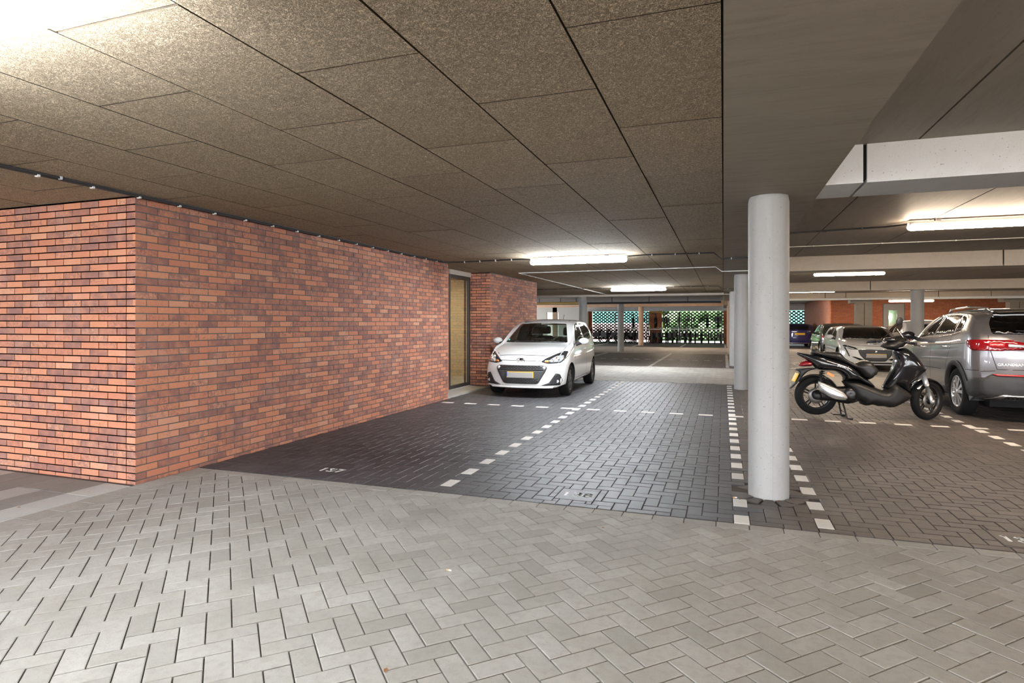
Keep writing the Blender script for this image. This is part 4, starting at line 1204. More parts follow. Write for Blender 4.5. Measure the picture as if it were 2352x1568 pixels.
# ---------------- silver crossover
q=dict(name='crossover',label='silver grey crossover seen from behind at the right edge, next to the scooter',
 loc=(4.20,14.28),rz=PI,L=4.38,W=.905,R=.345,rim=.235,axles=(.90,3.52),paint='silver',hollow=True,glass='tint',arch=.40,
 top=[(0,.82),(.1,.93),(.5,1.03),(1.0,1.08),(1.22,1.13),(1.6,1.37),(1.95,1.515),(2.3,1.575),(2.8,1.59),(3.4,1.565),(3.8,1.52),(4.1,1.46),(4.38,1.36)],
 belt=[(0,.78),(1.0,1.0),(1.5,1.05),(2.2,1.10),(3.2,1.16),(3.7,1.22),(4.38,1.24)],
 bot=[(0,.27),(.5,.24),(3.9,.25),(4.2,.30),(4.38,.34)],
 plan=[(0,.86),(.15,.95),(.5,1.0),(3.7,1.0),(4.1,.985),(4.3,.95),(4.38,.90)],
 nose=[(.2,.1),(.4,0),(.7,0),(.9,.1),(1.1,.25)],tail=[(.25,.10),(.40,.02),(.55,0),(.62,.01),(.74,.045),(.9,.06),(1.08,.07),(1.2,.13),(1.35,.30),(1.6,.58)],
 bow=.3,tbow=.24,bp=3.0,tum=.44,D=.8,
 screen=corner([(-.66,1.12),(.66,1.12),(.56,1.48),(-.56,1.48)],.05),
 rearglass=corner([(-.66,1.215),(.66,1.215),(.64,1.36),(.56,1.475),(-.56,1.475),(-.64,1.36)],.04),
 sideglass=[corner([(1.50,1.115),(1.95,1.345),(2.32,1.475),(2.46,1.49),(2.30,1.16)],.02),
            corner([(2.36,1.165),(2.52,1.493),(2.95,1.50),(3.26,1.49),(3.28,1.225),(3.2,1.215)],.02),
            corner([(3.32,1.23),(3.31,1.485),(3.50,1.46),(3.58,1.40),(3.60,1.30),(3.55,1.26)],.02)],
 cabin=((1.4,2.0),(3.95,3.75),.95,1.52,.64,.50),seats=(2.2,3.1),seatz=.68,dashz=1.08,dash=1.4,
 seams={'x':[[(2.33,1.14),(2.36,.7),(2.36,.42)],[(1.42,1.05),(1.38,.75),(1.42,.42)],[(3.22,1.2),(3.28,1.02),(3.12,.75),(3.10,.42)],[(1.3,.96),(2.3,1.0),(3.2,1.04),(3.85,1.08)],[(1.45,.62),(2.9,.64)],[(3.9,.70),(4.2,.71)]],
        'y-':[[(-.70,1.20),(-.71,1.12),(-.70,1.0),(-.64,.73),(.64,.73),(.70,1.0),(.71,1.12),(.70,1.2)],[(-.85,.69),(-.66,.71)],[(.85,.69),(.66,.71)]]},
 patches=[('window_chrome','x',corner([(1.42,1.09),(2.2,1.135),(3.25,1.20),(3.60,1.25),(3.60,1.232),(3.25,1.182),(2.2,1.117),(1.42,1.072)],.004),'chrome',.006,.01),
  ('window_chrome','x',corner([(1.52,1.19),(1.95,1.40),(2.32,1.515),(2.95,1.532),(3.45,1.505),(3.62,1.455),(3.62,1.438),(3.45,1.488),(2.95,1.515),(2.32,1.498),(1.95,1.385),(1.55,1.19)],.004),'chrome',.006,.01),
  ('roof_skin','z',corner([(-.50,2.0),(.50,2.0),(.52,3.0),(.48,3.82),(-.48,3.82),(-.52,3.0)],.06),'blackgloss',.010,.02),
  ('sill_cladding','x',corner([(1.28,.27),(3.14,.27),(3.12,.44),(2.95,.40),(1.5,.40),(1.32,.46)],.02),'grey_plastic',.012,.03),
  ('tail_lamp','x',corner([(3.90,1.125),(4.1,1.14),(4.30,1.14),(4.30,.995),(4.08,.985),(3.97,1.04)],.015),'redlens',.018,.04),
  ('tail_lamp','y-',corner([(.84,1.14),(.60,1.135),(.40,1.115),(.22,1.075),(.34,1.01),(.56,.995),(.58,.985),(.84,.985)],.015),'redlens',.020,.045),
  ('tail_lamp_bar','y-',corner([(.52,1.085),(.30,1.065),(.34,1.035),(.52,1.04)],.01),'lens',.027,.02),
  ('tail_lamp_bar','y-',corner([(.72,1.10),(.56,1.092),(.56,1.045),(.72,1.045)],.01),'redbright',.027,.02),
  ('rear_cladding','c-',corner([(-.86,.36),(-.86,.55),(-.70,.665),(-.38,.665),(-.30,.69),(.30,.69),(.38,.665),(.70,.665),(.86,.55),(.86,.36)],.02),'grey_plastic',.014,.04),
  ('corner_cladding','x',corner([(3.93,.30),(4.24,.38),(4.27,.62),(4.10,.60),(3.95,.53)],.02),'grey_plastic',.012,.03),
  ('reflector','y-',corner([(.70,.668),(.28,.668),(.32,.645),(.66,.645)],.006),'redbright',.03,.03),
  ('spoiler','c-',corner([(-.55,1.50),(.55,1.50),(.53,1.485),(-.53,1.485)],.004),'chrome',.02,.03)],
 handles=[(2.03,.96),(3.06,1.00)],handlemat='chrome',mirror=(1.55,1.10),msc=1.1,wheel=dict(spokes=5,double=True,mat='alloy',sw=.085),wout=.01)
e,sf=make_car(q)
# arch cladding rings
for yy in (.90,3.52):
    for sg in (1,-1):
        V=[];F=[]; n=30; a0,a1=(-.30,PI+.30)
        for k in range(n+1):
            a=a0+(a1-a0)*k/n
            for r_ in (.398,.475):
                y=yy+r_*math.cos(a); z=.345+r_*math.sin(a); z=max(z,.26)
                h,d=sf.hit(y,z,'x',sg); V.append((h.x+sg*(.012 if r_>.4 else .02),y,z))
            V.append((V[-2][0]-sg*.05,V[-2][1],V[-2][2]))
        for k in range(n):
            a=3*k; F+= [(a,a+1,a+4,a+3),(a+2,a,a+3,a+5)]
        MB().add(V,F,True).build('arch_cladding',M['grey_plastic'],e,fix=True)
for sg in (1,-1):
    MB().tube([(sg*.53,2.05,1.545),(sg*.545,2.2,1.60),(sg*.55,2.9,1.625),(sg*.53,3.6,1.59),(sg*.52,3.75,1.54)],.016,8).build('roof_rail',M['chrome'],e)
def hitr(s_,x,z): h,_=s_.hit(x,z,'y',-1); return h.y
b=MB()
pl=corner([(-.72,.30),(-.60,.385),(.60,.385),(.72,.30),(.5,.30),(.5,.30)],.02)
for sg in (1,-1):
    yr=hitr(sf,.5,.36)+.02
    patch(MB(),sf,[(sg*a,z) for a,z in corner([(.10,.30),(.10,.385),(.60,.385),(.74,.30)],.02)],'y',-1,.034,.05,.025).build('skid_plate',M['alloy'],e)
    patch(MB(),sf,[(sg*a,z) for a,z in corner([(.16,.325),(.16,.365),(.55,.365),(.60,.325)],.012)],'y',-1,.042,.03,.025).build('exhaust_slot',M['liner'],e)
me=text_mesh('GRANDLAND X',.05,.003,M['chrome']); o=link('badge',me,e,(.46,hitr(sf,.36,.80)+.022,.785),(PI/2,0,PI)); o.scale=(1.15,1,1)
plate(e,0,hitr(sf,0,.86)+.012,.87,.51,.11,1,kind='plain')
# rear wiper
b=MB(); ys=[hitr(sf,x,1.25+.03*abs(x))+.015 for x in (-.05,.2,.4)]; b.tube([(-.05,ys[0],1.245),(.2,ys[1],1.255),(.4,ys[2],1.265)],.009,6); b.build('rear_wiper',M['black_plastic'],e)
# ---------------- generic smaller cars
def base(**k):
    d=dict(L=4.0,W=.86,R=.31,rim=.20,axles=(.80,3.28),arch=.355,
     top=[(0,.68),(.1,.76),(.5,.85),(1.0,.91),(1.15,.96),(1.5,1.13),(1.85,1.245),(2.2,1.29),(2.7,1.29),(3.2,1.25),(3.6,1.18),(3.85,1.05),(4.0,.95)],
     belt=[(0,.60),(1.0,.84),(2.2,.88),(3.2,.93),(4.0,.95)],bot=[(0,.17),(4.0,.22)],
     plan=[(0,.87),(.12,.95),(.4,1.0),(3.4,1.0),(3.8,.96),(4.0,.88)],
     nose=[(.15,.06),(.3,0),(.6,0),(.8,.15)],tail=[(.2,.03),(.5,0),(.85,.02),(1.05,.15),(1.3,.4)],bow=.28,tbow=.2,tum=.42,
     screen=corner([(-.68,.90),(.68,.90),(.52,1.235),(-.52,1.235)],.05),rearglass=corner([(-.52,.93),(.52,.93),(.44,1.17),(-.44,1.17)],.05),
     sideglass=[corner([(1.35,.89),(1.85,1.16),(2.15,1.225),(2.2,.91)],.02),corner([(2.27,.915),(2.25,1.23),(2.8,1.215),(3.15,1.08),(3.1,.96)],.03)],
     seams={'x':[[(1.3,.85),(1.28,.5),(1.32,.25),(2.23,.25),(2.23,.9)],[(2.9,.3),(3.1,.6),(3.15,.9)]],'y+':[[(-.6,.74),(0,.70),(.6,.74)]],'y-':[[(-.5,.92),(-.45,.5),(.45,.5),(.5,.92)]]},
     handles=[(2.05,.80),(2.95,.84)],mirror=(1.42,.90),msc=1.0,wheel=dict(spokes=5,mat='alloy',sw=.12))
    d.update(k); return d
def scale_car(d,f):   # vertical stretch of the outlines
    g=lambda L:[(a,b*f) for a,b in L]
    for k in ('top','belt','nose','tail','screen','rearglass'): d[k]=g(d[k])
    d['sideglass']=[g(x) for x in d['sideglass']]; d['seams']={k:[g(l) for l in v] for k,v in d['seams'].items()}
    d['handles']=g(d['handles']); d['mirror']=(d['mirror'][0],d['mirror'][1]*f); return d
# white car facing the camera behind the scooter
q=base(name='compact_car',label='white compact car with a big dark grille, facing forward behind the scooter',loc=(4.10,19.55),rz=0,paint='white',
 hollow=True,glass='tint',cabin=((1.3,1.9),(3.5,3.2),.75,1.22,.62,.45),seats=(2.1,2.85),seatz=.40,dashz=.86,dash=1.25,
 patches=[('grille','c+',corner([(-.45,.60),(.45,.60),(.40,.45),(.24,.275),(-.24,.275),(-.40,.45)],.04),'grey_plastic',.006,.03),
  ('headlamp','y+',corner([(.42,.60),(.50,.665),(.72,.735),(.78,.72),(.76,.66),(.62,.61)],.015),'lampdark',.008,.03),
  ('headlamp_lens','y+',corner([(.52,.625),(.70,.69),(.73,.66),(.60,.62)],.01),'lens',.013,.02),
  ('running_lamp_fang','y+',corner([(.74,.66),(.77,.655),(.66,.40),(.64,.42)],.006),'blackgloss',.009,.02),
  ('grille_bar','c+',corner([(-.46,.625),(.46,.625),(.46,.61),(-.46,.61)],.004),'chrome',.014,.02),
  ('air_intake','y+',corner([(.30,.33),(.52,.40),(.60,.40),(.40,.30)],.01),'liner',.008,.03),
  ('lower_intake','c+',corner([(-.45,.245),(.45,.245),(.40,.205),(-.40,.205)],.01),'black_plastic',.008,.03)])
e,sf=make_car(q); plate(e,0,hitf(sf,.2,.44)-.014,.435,.51,.11,-1)
b=MB(); 
for r_ in range(11):
    zz=.30+r_*.028; wd=.18+.02*r_
    x=-wd
    while x<wd: y0=hitf(sf,x,zz)-.009; b.box(x,x+.03,y0-.004,y0+.003,zz-.004,zz+.004); x+=.045
b.build('grille_mesh',M['blackgloss'],e)['kind']='stuff'
y1=hitf(sf,0,.55); b=MB(); b.sphere((0,y1-.012,.55),.045,10,(.8,.25,1.1)); b.build('emblem',M['chrome'],e)
# dark hatchback two rows back
q=scale_car(base(name='hatchback',label='dark anthracite hatchback half hidden left of the white compact car',loc=(4.50,30.2),rz=PI,paint='dark',
 patches=[('tail_lamp','y-',corner([(.50,.86),(.74,.88),(.76,.68),(.56,.66)],.02),'redbright',.008,.03),('tail_lamp','x',corner([(3.62,.86),(3.85,.87),(3.85,.68),(3.70,.68)],.02),'redlens',.008,.02)]),1.06)
q['R']=.31; e,sf=make_car(q); plate(e,0,hitr(sf,0,.60)+.012,.60,.51,.11,1,kind='plain')
# dark blue car at the far end
q=scale_car(base(name='estate_car',label='dark blue car with yellow plate at the far end beside the brick wall',loc=(4.02,40.9),rz=PI,paint='blue',W=.80,
 rearglass=corner([(-.58,.93),(.58,.93),(.50,1.19),(-.50,1.19)],.05),
 patches=[('tail_lamp','y-',corner([(.60,.84),(.74,.86),(.75,.62),(.62,.60)],.02),'redlens',.008,.03),
  ('bumper_strip','c-',corner([(-.55,.16*1.6),(.55,.16*1.6),(.55,.22),(-.55,.22)],.01),'alloy',.008,.02)],tail=[(.2,.03),(.5,0),(.9,.02),(1.05,.08),(1.3,.2)],tum=.3),1.05)
e,sf=make_car(q); plate(e,0,hitr(sf,0,.76)+.012,.76,.52,.11,1,kind='plain')
# white car behind
q=scale_car(base(name='family_car',label='white car in the row behind, roof and dark window between scooter and crossover',loc=(6.35,26.2),rz=PI,paint='white',
 patches=[('tail_lamp','y-',corner([(.55,.84),(.74,.86),(.75,.66),(.62,.64)],.02),'redbright',.008,.03)]),1.14)
e,sf=make_car(q)
# another car farther right, partly behind the crossover
# ================================================================= SCOOTER (local x forward from the rear wheel centre, y to its left, z up)
sc=empty('motor_scooter',(1.20,9.735,0),math.atan(.1)); tag(sc,'black motor scooter on its centre stand between the nearest column and the crossover','scooter')
M['scoot']=paint('scooter_black',(.006,.007,.010),0,.22)
M['scootgrey']=simple('scooter_grey_plastic',(.016,.015,.015),.45,var=.15,spec=.35)
M['leather']=simple('seat_leather',(.018,.016,.015),.4,var=.2,scale=60)
M['exh']=simple('muffler_silver',(.62,.60,.56),.3,.6)
M['forkm']=simple('fork_silver',(.60,.62,.64),.3,.7)
M['blk']=simple('black_metal',(.02,.02,.02),.4,.5)
FL=[(.421,.533),(.499,.549),(.621,.537),(.759,.483),(.836,.456),(.904,.429),(.964,.431),(1.006,.498),(1.088,.52),(1.17,.471),(1.279,.382),(1.27,.331),(1.252,.299),(1.18,.236),(1.088,.187),(1.024,.174),(.96,.188),(.876,.19),(.803,.208),(.719,.19),(.653,.219),(.647,.241),(.569,.277),(.526,.343),(.499,.409),(.447,.485)]
SE=[(.009,.923),(.014,.972),(.045,.987),(.094,.963),(.165,.954),(.271,.955),(.386,.942),(.438,.885),(.499,.833),(.587,.796),(.664,.826),(.734,.836),(.785,.818),(.845,.752),(.87,.695),(.862,.657),(.828,.618),(.759,.564),(.673,.615),(.587,.709),(.499,.765),(.43,.803),(.325,.84),(.201,.877),(.103,.905)]
TA=[(-.184,.935),(-.139,.936),(.009,.913),(.103,.905),(.325,.84),(.464,.794),(.587,.709),(.673,.615),(.759,.559),(.836,.466),(.759,.473),(.621,.537),(.499,.549),(.438,.543),(.421,.61),(.325,.675),(.183,.683),(.085,.7),(.023,.758),(-.058,.834),(-.166,.901)]
LI=[(-.157,.759),(-.085,.819),(.031,.797),(.023,.758),(-.004,.738),(-.121,.736)]
FE=[(-.198,.69),(-.04,.717),(.094,.71),(.058,.70),(-.031,.669),(-.103,.599),(-.157,.529),(-.229,.439),(-.284,.413),(-.22,.498),(-.166,.598),(-.153,.657),(-.193,.675)]
EX=[(.058,.524),(.094,.53),(.271,.452),(.377,.396),(.43,.33),(.425,.296),(.395,.281),(.325,.284),(.236,.305),(.13,.37),(.067,.417)]
SH=[(1.074,.992),(1.125,1.003),(1.216,1.024),(1.297,.974),(1.37,.893),(1.441,.782),(1.477,.722),(1.432,.66),(1.379,.588),(1.306,.525),(1.279,.474),(1.279,.382),(1.17,.471),(1.088,.459),(.987,.441),(.942,.455),(.969,.517),(1.015,.611),(1.06,.704),(1.088,.787),(1.097,.869)]
def P_(name,poly,mat,hw,edge=0,r=.06,res=.022,sm=4,off=0,hwf=None,parent=sc,power=.5):
    pl=crsm(poly,sm) if sm else poly
    b=MB(); puff(b,pl,hw,edge,r,res,'xz',off,power,hwf); return b.build(name,M[mat],parent)
P_('seat',SE,'leather',.15,.03,.07,hwf=lambda x,z:.12+.05*max(0,min(1,(x-.3)/.4)))
P_('tail_panel',TA,'scoot',.17,.03,.09,hwf=lambda x,z:.10+.09*max(0,min(1,(x+.1)/.6)))
P_('tail_lamp',LI,'redlens',.10,.02,.05)
P_('rear_mudguard',FE,'black_plastic',.07,.03,.03)
o=MB().box(-.007,.007,-.09,.09,-.065,.065).build('number_plate',M['plate_yellow'],sc,(-.205,0,.575)); o.rotation_euler=(0,.42,0)
P_('floor_board',FL,'scootgrey',.19,.03,.10,hwf=lambda x,z:.15+.06*math.sin(max(0,min(1,(x-.45)/.85))*PI))
P_('leg_shield',SH,'scoot',.20,.035,.13,hwf=lambda x,z:.09+.12*max(0,min(1,(z-.42)/.35))*(1-.35*max(0,(z-.85)/.2)))
P_('inner_fairing',[(.955,.45),(1.03,.60),(1.10,.80),(1.12,.98),(1.20,1.0),(1.22,.8),(1.15,.6),(1.05,.45)],'scootgrey',.15,.03,.08)
P_('footwell_front',[(1.08,.50),(1.18,.46),(1.29,.37),(1.27,.30),(1.15,.22),(1.0,.20),(.95,.30)],'scootgrey',.16,.03,.09)
P_('front_grille',[(1.30,.95),(1.40,.84),(1.46,.74),(1.44,.73),(1.36,.83),(1.27,.94)],'lens',.06,.02,.03,sm=3)
# twin rear reflector strip, badge
o=MB().box(-.05,.05,-.004,.004,-.018,.018).build('side_reflector',M['orange'],sc,(.238,-.125,.632)); o.rotation_euler=(0,.5,0)
me=text_mesh('Beverly',.055,.002,M['chrome'],.35); o=link('badge',me,sc,(.385,-.178,.735),(PI/2,0,0)); o.rotation_euler=(PI/2,.28,0)
MB().tube([(.10,-.115,.865),(.15,-.13,.855),(.18,-.135,.835)],.009,6).build('seat_catch',M['chrome'],sc)
# handlebar cover, dash, screen turned with the steering
st=math.radians(32)
stc=(1.10,0,1.05)
def rot(p):
    x,y,z=p; x-=stc[0]; c_,s_=math.cos(st),math.sin(st); return (stc[0]+x*c_-y*s_,x*s_+y*c_,z)
HB=[(.90,1.045),(.96,1.083),(1.10,1.165),(1.207,1.188),(1.252,1.127),(1.216,1.075),(1.161,1.024),(1.088,1.002),(1.04,.99),(.942,1.016)]
b=MB(); puff(b,crsm(HB,4),.12,.03,.07,.025,'xz',0,.5,mapf=rot); b.build('handlebar_cover',M['scootgrey'],sc)
b=MB(); b.sphere((1.03,0,1.135),.085,14,(1.1,1.1,.4)); b.v=[rot(p) for p in b.v]; b.build('instrument_dial',M['lampdark'],sc)
SCR=[(1.0,1.15),(.985,1.25),(1.06,1.315),(1.14,1.325),(1.19,1.29),(1.215,1.20),(1.17,1.17)]
b=MB(); V=[];F=[]; n=10
for i in range(n+1):
    t=-1+2*i/n
    for k in range(6):
        u=k/5; V.append(rot((1.215-.14*u-.10*t*t-.05*u*t*t,t*(.17-.03*u),1.13+.20*u*(1-.25*t*t))))
for i in range(n):
    for k in range(5): F.append((i*6+k,(i+1)*6+k,(i+1)*6+k+1,i*6+k+1))
b.add(V,F,True); b.build('windscreen',M['smoke'],sc)
for sg in (1,-1):
    b=MB(); b.tube([rot(p) for p in ((1.10,sg*.05,1.09),(1.08,sg*.20,1.10),(1.05,sg*.26,1.10))],.013,8); g_=b.build('handlebar',M['chrome'],sc)
    b=MB(); b.tube([rot(p) for p in ((1.05,sg*.25,1.10),(1.02,sg*.38,1.09))],[.019,.018],10); b.build('grip',M['black_plastic'],g_)
    b=MB(); b.tube([rot(p) for p in ((1.11,sg*.20,1.085),(1.10,sg*.30,1.06),(1.07,sg*.41,1.06))],.006,6); b.sphere(rot((1.07,sg*.41,1.06)),.012,8); b.build('brake_lever',M['chrome'],g_)
    b=MB(); b.sphere(rot((1.06,sg*.21,1.11)),.035,10,(1,1,.7)); b.build('switch_block',M['black_plastic'],g_)
m0=rot((1.08,.19,1.12))
b=MB(); b.tube([m0,(m0[0]+.10,m0[1]+.02,1.23),(1.21,.22,1.345)],.007,6); o=b.build('mirror_stem',M['blk'],sc)
b=MB(); b.sphere((0,0,0),.062,14,(.85,.3,1.0)); b.build('mirror',M['black_plastic'],sc,(1.24,.22,1.395)).rotation_euler=(0,.35,.3)
m1=rot((1.08,-.19,1.12))
b=MB(); b.tube([m1,(m1[0]-.03,m1[1]-.04,1.16)],.007,6); b.build('mirror_mount',M['blk'],sc)
# wheels and running gear
def swheel(name,x,z,R,w,rim,steer,sp):
    h=w/2; t=MB(); t.lathe([(-h*.7,rim),(-h*.95,rim+.02),(-h,R*.87),(-h*.8,R*.95),(-h*.4,R*.99),(0,R),(h*.4,R*.99),(h*.8,R*.95),(h,R*.87),(h*.95,rim+.02),(h*.7,rim)],(0,0,0),'y',44)
    o=t.build(name,M['tyre'],sc,(x,0,z)); o.rotation_euler=(0,0,steer)
    b=MB(); b.lathe([(-h*.7,rim+.004),(-h*.62,rim-.02),(h*.62,rim-.02),(h*.7,rim+.004)],(0,0,0),'y',44); b.build('rim_barrel',M['alloy_dark'],o)
    b=MB()
    for k in range(sp):
        a=2*PI*k/sp+.2
        for q_ in (-.13,.13):
            b.tube([(.03*math.cos(a+q_*3),0,.03*math.sin(a+q_*3)),((rim-.01)*math.cos(a+q_),0,(rim-.01)*math.sin(a+q_))],[.014,.009],6)
    b.build('spokes',M['blk'],o)
    b=MB(); b.lathe([(-h*.6,0),(-h*.6,.045),(h*.6,.045),(h*.6,0)],(0,0,0),'y',16); b.build('hub',M['blk'],o)
    b=MB(); 
    b.lathe([(-h*.7,.06),(-h*.7,.115),(-h*.64,.115),(-h*.64,.06)],(0,0,0),'y',30); b.build('brake_disc',M['disc'],o)
    return o
swheel('rear_wheel',.071,.318,.285,.13,.195,0,5)
fa=(1.545,0,.275)
# front wheel sits ahead of the steering axis; turned left
fw_=swheel('front_wheel',1.50,.281,.281,.105,.205,st,5); fw_.location=(1.54,.10,.281)
fx,fy=1.54,.10; cs,sn=math.cos(st),math.sin(st)
def FW(a,l,z): return (fx+a*cs-l*sn, fy+a*sn+l*cs, z)   # a along the wheel, l to its left
for sg in (-1,1):
    b=MB(); b.tube([FW(-.20,sg*.085,.70),FW(-.115,sg*.085,.50)],.033,12); o=b.build('fork_sleeve',M['forkm'],sc)
    b=MB(); b.tube([FW(-.118,sg*.085,.505),FW(-.01,sg*.085,.255)],[.026,.022],12); b.sphere(FW(-.005,sg*.085,.27),.032,10); b.build('fork_leg',M['forkm'],o)
b=MB(); b.tube([FW(-.22,-.1,.71),FW(-.22,.1,.71)],.03,8); b.tube([FW(-.22,0,.70),(1.16,0,1.0)],.035,10); b.build('steering_column',M['blk'],sc)
V=[];F=[]; n=16
for i in range(n+1):
    a=math.radians(10+135*i/n)
    for k in range(7):
        t=-1+2*k/6; r_=.312-.03*t*t; V.append(FW(r_*math.cos(a),t*.068,.281+r_*math.sin(a)))
for i in range(n):
    for k in range(6): F.append((i*7+k,i*7+k+1,(i+1)*7+k+1,(i+1)*7+k))
MB().add(V,F,True).build('front_mudguard',M['scoot'],sc)
V=[];F=[]
for i in range(n+1):
    a=math.radians(20+120*i/n)
    for k in range(5):
        t=-1+2*k/4; r_=.312-.02*t*t; V.append((.071+r_*math.cos(a),t*.07,.318+r_*math.sin(a)))
for i in range(n):
    for k in range(4): F.append((i*5+k,i*5+k+1,(i+1)*5+k+1,(i+1)*5+k))
MB().add(V,F,True).build('hugger',M['black_plastic'],sc)
P_('exhaust',EX,'exh',.055,.015,.05,res=.018,off=-.20,sm=3)
P_('exhaust_shield',[(.10,.47),(.25,.40),(.37,.345),(.385,.32),(.33,.315),(.2,.35),(.11,.41)],'forkm',.012,.006,.02,res=.02,off=-.252,sm=3)
b=MB(); b.tube([(.40,-.18,.31),(.52,-.12,.25),(.60,-.05,.27)],.022,8); b.build('exhaust_pipe',M['blk'],sc)
P_('crank_case',[(.0,.36),(.12,.42),(.45,.46),(.60,.42),(.62,.28),(.50,.21),(.30,.24),(.05,.26)],'blk',.11,.03,.06,res=.03,sm=3)
b=MB(); b.lathe([(-.14,0),(-.15,.05),(-.13,.085),(-.10,.09)],(.50,0,.36),'y',20); b.build('fan_cover',M['alloy_dark'],sc)
b=MB(); b.lathe([(-.135,0),(-.14,.035),(-.12,.055),(-.05,.06)],(.071,0,.318),'y',20); b.build('rear_hub_cover',M['blk'],sc)
for sg in (-1,):
    b=MB(); b.tube([(.13,sg*.12,.69),(.09,sg*.12,.42)],.017,8)
    hel=[(.128-.022*t/40+.036*math.cos(t*.9)*1, sg*.12+.036*math.sin(t*.9), .675-.165*t/40) for t in range(41)]
    b.tube(hel,.007,5); b.build('shock_absorber',M['blk'],sc)
b=MB()
b.tube([(.40,-.10,.25),(.45,-.14,.012)],.012,6); b.tube([(.40,.10,.25),(.45,.14,.012)],.012,6); b.tube([(.43,-.13,.10),(.43,.13,.10)],.010,6)
b.tube([(.45,-.14,.012),(.52,-.16,.010)],.012,6); b.tube([(.45,.14,.012),(.52,.16,.010)],.012,6); b.tube([(.43,-.12,.06),(.27,-.17,.07)],.008,6)
b.build('centre_stand',M['blk'],sc)
# ================================================================= BICYCLES
def bike_proto(name):
    t=empty(name)
    def wheel_(x):
        b=MB(); ring=[(x+.335*math.cos(2*PI*k/24),0,.345+.335*math.sin(2*PI*k/24)) for k in range(24)]
        b.tube(ring,.026,6,closed=True)
        for k in range(10):
            a=2*PI*k/10; b.tube([(x,0,.345),(x+.33*math.cos(a),0,.345+.33*math.sin(a))],.003,3,cap=False)
        b.build('bicycle_wheel',M['tyre'],t)
    wheel_(0); wheel_(1.08)
    b=MB(); P={'r':(0,0,.345),'bb':(.46,0,.30),'st':(.33,0,.80),'h1':(.92,0,.86),'h0':(.95,0,.70),'f':(1.08,0,.345)}
    for a,c_ in (('r','bb'),('r','st'),('bb','st'),('bb','h0'),('st','h1'),('h0','h1'),('h0','f')): b.tube([P[a],P[c_]],.022,6)
    b.build('bicycle_frame',M['blk'],t)
    b=MB(); b.tube([(.92,0,.86),(.90,0,1.02),(.84,.0,1.05)],.012,6); b.tube([(.72,-.29,1.06),(.86,-.2,1.08),(.88,0,1.05),(.86,.2,1.08),(.72,.29,1.06)],.013,6); b.build('handlebar',M['alloy'],t)
    b=MB(); b.tube([(.33,0,.80),(.31,0,.92)],.014,6); b.sphere((.28,0,.94),.13,8,(1,.7,.3)); b.build('saddle',M['black_plastic'],t)
    b=MB(); b.box(-.22,.24,-.07,.07,.725,.74); b.tube([(0,.05,.345),(.0,.06,.73)],.006,4); b.tube([(0,-.05,.345),(.0,-.06,.73)],.006,4); b.build('carrier',M['blk'],t)
    V=[];F=[]
    for i in range(13):
        a=math.radians(20+170*i/12)
        for k in (-.03,.03): V.append((.375*math.cos(a),k,.345+.375*math.sin(a)))
    for i in range(12): F.append((2*i,2*i+1,2*i+3,2*i+2))
    MB().add(V,F,True).build('mudguard',M['black_plastic'],t)
    b=MB(); b.box(-.18,.20,-.24,-.08,.42,.72); b.box(-.18,.20,.08,.24,.42,.72); b.build('pannier',M['black_plastic'],t)
    return t
pb=bike_proto('bicycle')
def basket(t,col):
    b=MB(); b.box(.95,1.22,-.17,.17,.86,.88); 
    for s_ in ((.95,.96,-.17,.17),(1.21,1.22,-.17,.17),(.95,1.22,-.17,-.16),(.95,1.22,.16,.17)): b.box(*s_,.86,1.08)
    b.build('basket',simple('basket',col,.8),t)
rk=random.Random(5)
GL='bicycles on the ground in front of the openwork screen'; GU='bicycles on the upper rack tier'
first=True
spots=[]
for k,x in enumerate([-8.9,-8.3,-7.7,-7.1,-6.5]):
    spots.append((x,41.0+rk.uniform(-.2,.2),0,rk.uniform(-.25,.25),'side')); spots.append((x+.3,42.0,0,rk.uniform(-.25,.25)+PI*(k%2),'side'))
xs=-6.1
while xs<.0:
    if not -5.0<xs<-4.55: spots.append((xs+rk.uniform(-.08,.08),41.3+rk.uniform(-.1,.1),0,PI/2+rk.uniform(-.06,.06),'end'))
    xs+=.40
xs=-5.9
while xs<.0:
    spots.append((xs+rk.uniform(-.15,.15),41.3,1.02,PI/2+rk.uniform(-.1,.1),'up')); xs+=.80
for k,(x,y,z,a,kind) in enumerate(spots):
    t=pb if k==0 else copy_tree(pb)
    if k and k%2:
        for ch in list(t.children):
            if ch.name.startswith('pannier'): bpy.data.objects.remove(ch)
    t.location=(x,y,z); t.rotation_euler=(0,0,a)
    t['category']='bicycle'
    if kind=='side': t['label']='black bicycle standing side on below the cyan lit bricks, left of the sandy column'; t['group']='bicycles left of the sandy column'
    elif kind=='end': t['label']='bicycle parked end on in the lower rack against the bright openwork screen'; t['group']=GL
    else: t['label']='bicycle held high in the upper rack tier in front of the bright screen'; t['group']=GU
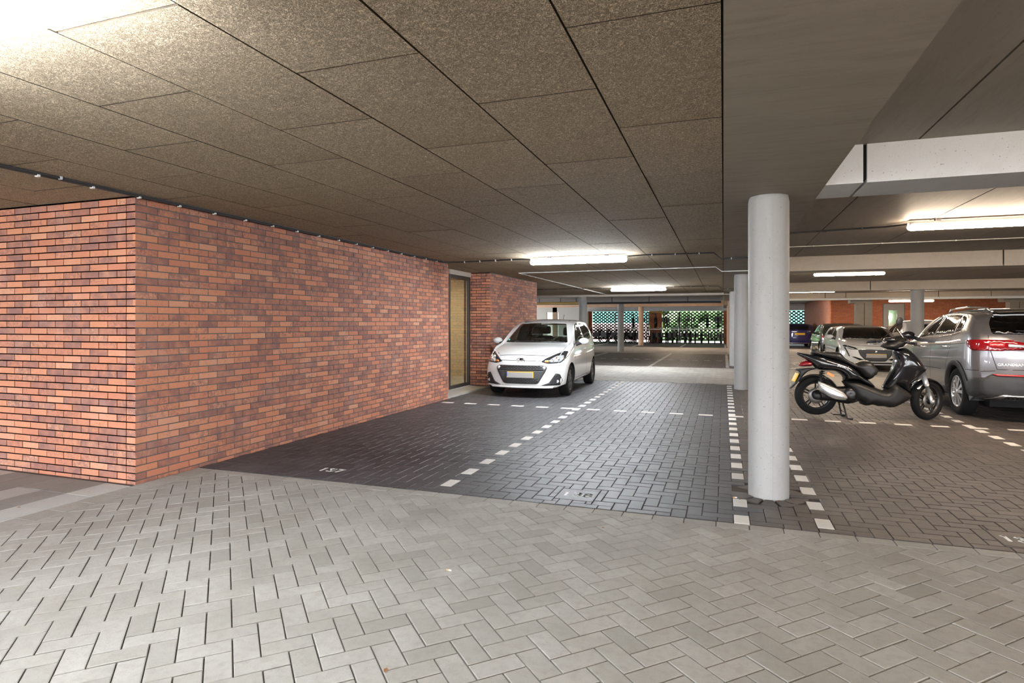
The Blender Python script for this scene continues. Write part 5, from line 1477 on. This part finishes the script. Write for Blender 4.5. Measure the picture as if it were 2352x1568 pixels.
# two tier rack
rack=empty('bicycle_rack',(-3,41.4,0)); tag(rack,'two tier metal bicycle rack with a pale rail in front of the openwork screen','rack')
MB().tube([(-4.0,-.2,.95),(2.9,-.2,.95)],.03,8).build('upper_rail',M['conduit'],rack)
MB().tube([(-4.0,1.2,.95),(2.9,1.2,.95)],.03,8).build('upper_rail',M['steel'],rack)
MB().tube([(-4.0,-.2,.05),(2.9,-.2,.05)],.025,8).build('lower_rail',M['blk'],rack)
for x in (-4.0,-1.9,.2,2.9):
    MB().tube([(x,-.2,0),(x,-.2,2.1)],.035,8).build('post',M['steel'],rack); MB().tube([(x,1.2,0),(x,1.2,2.1)],.035,8).build('post',M['steel'],rack)
for k in range(7):
    MB().box(-2.95+k*.95,-2.87+k*.95,-.2,1.25,.98,1.02).build('wheel_tray',M['steel'],rack)
o=MB().tube([(-4.9,42.7,2.12),(-4.15,42.7,2.12),(-3.98,42.7,2.06),(-3.92,42.7,1.9),(-3.92,42.7,1.0)],.05,8).build('bent_pipe',simple('yellow_bent_pipe',(.8,.5,.03),.5)); tag(o,'yellow bent pipe fixed to the brick pier of the openwork screen','pipe')
# ================================================================= SMALL LITTER
M['filter']=simple('cigarette_filter',(.75,.36,.12),.8); M['paper']=simple('paper_white',(.85,.83,.8),.8)
M['leafdry']=simple('dry_leaf',(.28,.12,.04),.8)
def butt(x,y,a,label):
    o=MB().tube([(0,0,.004),(.014,0,.004)],.0042,8).build('cigarette_butt',M['filter'],None,(x,y,.0)); o.rotation_euler=(0,0,a)
    MB().tube([(.014,0,.004),(.032,0,.004)],.0042,8).build('paper_end',M['paper'],o); tag(o,label,'litter')
butt(-1.45,3.02,-.1,'orange and white cigarette butt lying on the pale paving')
butt(.07,5.02,.1,'orange cigarette butt left of the foot of the nearest column')
def leaf(x,y,a,s_,label):
    b=MB(); pts=[(0,0),(.4,.3),(.8,.25),(1.1,0),(.8,-.25),(.4,-.28)]
    V=[(p[0]*s_,p[1]*s_,.003+.25*s_*abs(p[1])) for p in pts]+[(.5*s_,0,.002)]
    b.add(V,[(i,(i+1)%6,6) for i in range(6)],False); o=b.build('fallen_leaf',M['leafdry'],None,(x,y,.001)); o.rotation_euler=(0,0,a); tag(o,label,'leaf')
leaf(-.77,3.98,.3,.022,'small reddish leaf on the pale paving below the number 138 tile')
leaf(-4.02,3.95,.8,.02,'small brown leaf on the pale paving in front of the brick corner')
leaf(-4.95,2.98,.2,.03,'dark curled leaf where the tiles meet the paving')
leaf(-1.25,2.05,1.9,.03,'dark twisted twig leaf in a joint low in the picture')
leaf(.40,5.02,1.3,.03,'green brown weed tuft at the foot of the nearest column')
